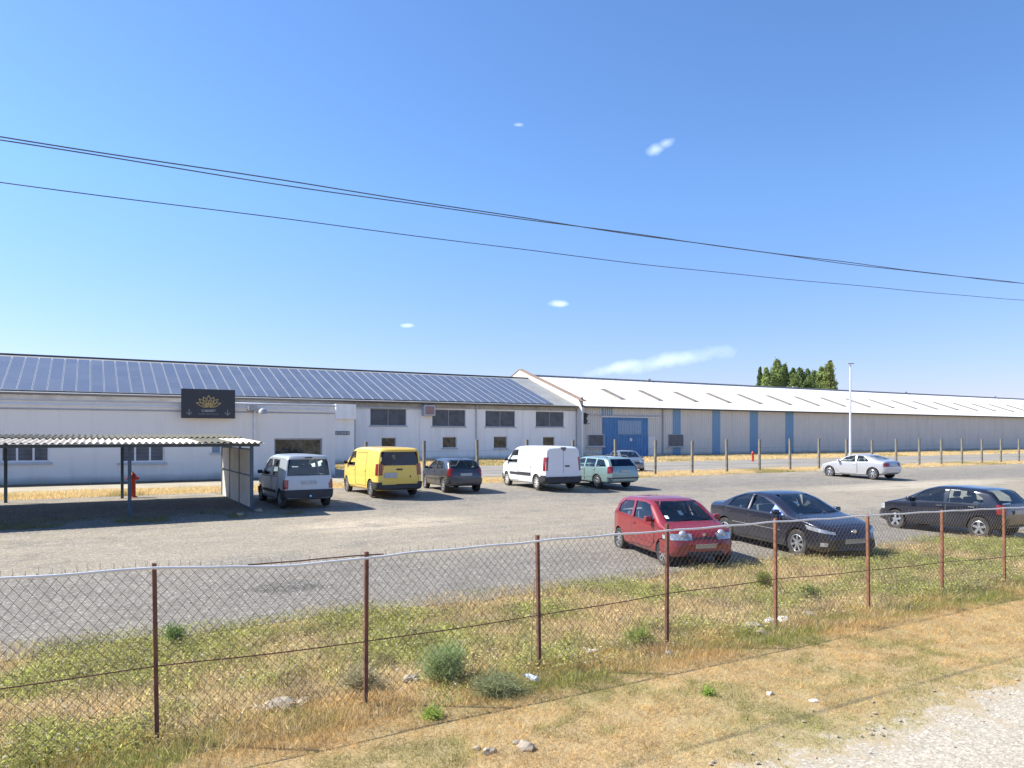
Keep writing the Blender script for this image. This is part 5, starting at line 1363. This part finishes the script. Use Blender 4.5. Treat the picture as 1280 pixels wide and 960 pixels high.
def shrub(px, py, r, h, n, tone, label, name='shrub', cat='shrub', stem=True, leafy=.012):
    g = ground_hit(px, py); o = empty(name, label, cat, g); rng = np.random.default_rng(int(px))
    bm = bmesh.new(); 
    for k in range(16):
        a = rng.random() * 6.28; q = r * (.3 + .7 * rng.random()); tube(bm, [(0, 0, -.02), (math.cos(a) * q * .4, math.sin(a) * q * .4, h * .5), (math.cos(a) * q, math.sin(a) * q, h * (.5 + .5 * rng.random()))], [.006, .004, .002], 4)
    obj('stem', bm, M_bark, o)
    nb = 34; ba = rng.random(nb) * 6.283; br = np.sqrt(rng.random(nb)) * r * (.6 + .6 * rng.random(nb)); bh = h * (.35 + .75 * rng.random(nb)) * (1 - .35 * (br / (r * 1.2)) ** 2)
    k = rng.integers(0, nb, n); tt = rng.random(n) ** .6; E = np.stack([np.cos(ba) * br, np.sin(ba) * br, bh], -1)[k]
    P = E * tt[:, None]; P[:, :2] *= (tt ** .4)[:, None]; P += rng.normal(size=(n, 3)) * (.03 + .10 * r) * (.4 + .6 * tt)[:, None]; P[:, 2] = np.abs(P[:, 2])
    up = E / (np.linalg.norm(E, axis=1)[:, None]) + rng.normal(size=(n, 3)) * .5; up /= np.linalg.norm(up, axis=1)[:, None]
    sd = np.cross(up, rng.normal(size=(n, 3))); sd /= np.linalg.norm(sd, axis=1)[:, None]; L = (.04 + .05 * rng.random(n))[:, None] * (r / .3) ** .5; wd_ = leafy * .22
    q = np.stack([P - sd * wd_, P + sd * wd_, P + up * L], 1).reshape(-1, 3)
    c_ = np.array(tone) * (.6 + .7 * rng.random(n))[:, None]; me = np_mesh('foliage', q, 3, np.repeat(c_, 3, 0)); obj('foliage', me, M_grass, o)
shrub(556, 852, .27, .36, 11000, (.36, .44, .20), 'bushy green shrub behind the fence between the second and third posts', leafy=.014)
shrub(218, 806, .12, .26, 2000, (.26, .36, .12), 'small dark green weed right of the first fence post', 'weed_plant', 'plant', leafy=.03)
shrub(800, 806, .22, .18, 2600, (.36, .42, .12), 'low green weed clump left of the fourth fence post', 'weed_plant', 'plant', leafy=.02)
shrub(955, 735, .15, .28, 2600, (.24, .27, .07), 'yellow green upright weed left of the fifth fence post', 'weed_plant', 'plant', leafy=.02)
shrub(1013, 748, .14, .16, 1800, (.13, .2, .05), 'round green weed between the last two rusty posts', 'weed_plant', 'plant', leafy=.025)
shrub(885, 869, .05, .05, 260, (.30, .45, .08), 'tiny bright green weed on the mown verge', 'weed_plant', 'plant', leafy=.03)
shrub(541, 897, .10, .05, 700, (.42, .52, .12), 'lime green weed patch on the verge below the shrub', 'weed_plant', 'plant', leafy=.03)
shrub(620, 868, .35, .13, 3500, (.36, .38, .20), 'grey green grass tussock at the foot of the fence below the shrub', 'grass_tussock', 'plant', leafy=.018)
shrub(450, 862, .25, .22, 2600, (.44, .40, .24), 'pale dry tussock hiding the foot of the second fence post', 'grass_tussock', 'plant', leafy=.02)

# stones and litter
M_stone = plain('pale_stone', (.34, .29, .22), .9, var=.25, scale=12, bump=.6, bscale=30)
M_litter = plain('white_litter', (.6, .58, .55), .7, var=.1)
def stone(px, py, s, label, mat=M_stone, name='stone', cat='stone', flat=.6, group=None, sub=2):
    g = ground_hit(px, py); bm = bmesh.new(); bmesh.ops.create_icosphere(bm, subdivisions=sub, radius=s); rr_ = random.Random(int(px * 7 + py))
    o_ = [rr_.uniform(0, 9) for _ in range(3)]
    for v in bm.verts:
        f = 1 + 1.0 * (float(vnoise(np.array([v.co.x / s * 1.6 + o_[0]]), np.array([v.co.y / s * 1.6 + v.co.z / s + o_[1]]), 1.0)[0]) - .5); v.co = Vector((v.co.x * f * 1.3, v.co.y * f, v.co.z * f * flat))
    o = obj(name, bm, mat, loc=g + Vector((0, 0, s * flat * .45)), rz=rr_.uniform(0, 6)); tag(o, label, cat, group); return o
stone(612, 941, .05, 'pale broken stone on the verge left of its larger neighbour'); stone(596, 937, .03, 'small stone just left of the pale broken stone pair')
stone(655, 936, .065, 'largest pale stone on the verge at the bottom'); stone(644, 929, .03, 'small chip behind the largest verge stone')
stone(350, 886, .11, 'rounded tan rock in the weeds left of the second post'); stone(378, 880, .07, 'smaller tan rock right of the rounded rock')
stone(515, 852, .08, 'grey tan rock left of the green shrub'); stone(570, 858, .05, 'small rock in front of the green shrub')
stone(705, 825, .07, 'pale rock in the weeds right of the third post'); stone(740, 816, .06, 'white chalky rock between the third and fourth posts', M_litter)
stone(941, 786, .11, 'large pale rock heap piece left of the fifth post'); stone(952, 792, .07, 'pale rock in front of the large heap piece')
stone(962, 780, .10, 'white rock just left of the fifth post', M_litter); stone(978, 778, .09, 'white rock just right of the fifth post', M_litter)
stone(1014, 770, .08, 'brown pale rock between the fifth and sixth posts'); stone(1080, 757, .07, 'pale rock at the foot of the sixth post'); stone(1094, 758, .06, 'small pale rock right of the sixth post')
stone(300, 645, .12, 'low rock at the front corner of the carport'); stone(323, 640, .13, 'concrete lump at the foot of the front carport post')
stone(836, 818, .045, 'white scrap at the foot of the fourth post', M_litter, 'litter', 'litter', .8); stone(962, 868, .03, 'crumpled white scrap left on the mown verge', M_litter, 'litter', 'litter', .8)
stone(1018, 877, .035, 'crumpled white scrap right on the mown verge', M_litter, 'litter', 'litter', .5); stone(787, 806, .035, 'white scrap in weeds left of the fourth post', M_litter, 'litter', 'litter', .8)
stone(321, 884, .04, 'long white scrap in the weeds between the first two posts', M_litter, 'litter', 'litter', .4)
g = ground_hit(665, 853); BT = empty('plastic_bottle', 'blue and white crushed plastic bottle left of the third post foot', 'bottle', g + Vector((0, 0, .05)), .6)
bm = bmesh.new(); lathe(bm, [(.001, -.1), (.035, -.095), (.036, -.02), (.030, 0), (.036, .03), (.03, .07), (.012, .1), (.012, .115)], 12, 'y'); obj('body', bm, plain('bottle_pale', (.55, .62, .8), .2), BT, 50)
bm = bmesh.new(); lathe(bm, [(.001, .112), (.015, .112), (.015, .135), (.001, .135)], 10, 'y'); obj('cap', bm, M_blue, BT)

bm = bmesh.new(); rr_ = random.Random(5)
for k in range(420):
    if k < 230: u, v = rr_.uniform(-4, 12), rr_.gauss(3.95, .25)
    else: u, v = rr_.uniform(-7, 18), rr_.gauss(11.9, .8)
    z = gz(v); p = UV(u, v, z + .012); q = rr_.uniform(.007, .02) * (1 if k < 230 else 1.8)
    M = Matrix.Translation(p) @ Matrix.Rotation(rr_.uniform(0, 6), 4, 'Z') @ Matrix.Diagonal((q * rr_.uniform(.8, 1.6), q, q * rr_.uniform(.5, .8), 1))
    bmesh.ops.create_icosphere(bm, subdivisions=1, radius=1, matrix=M)
o = obj('pebbles', bm, M_stone); tag(o, 'loose pebbles along the road edge and the lot edge', 'pebbles', kind='stuff')
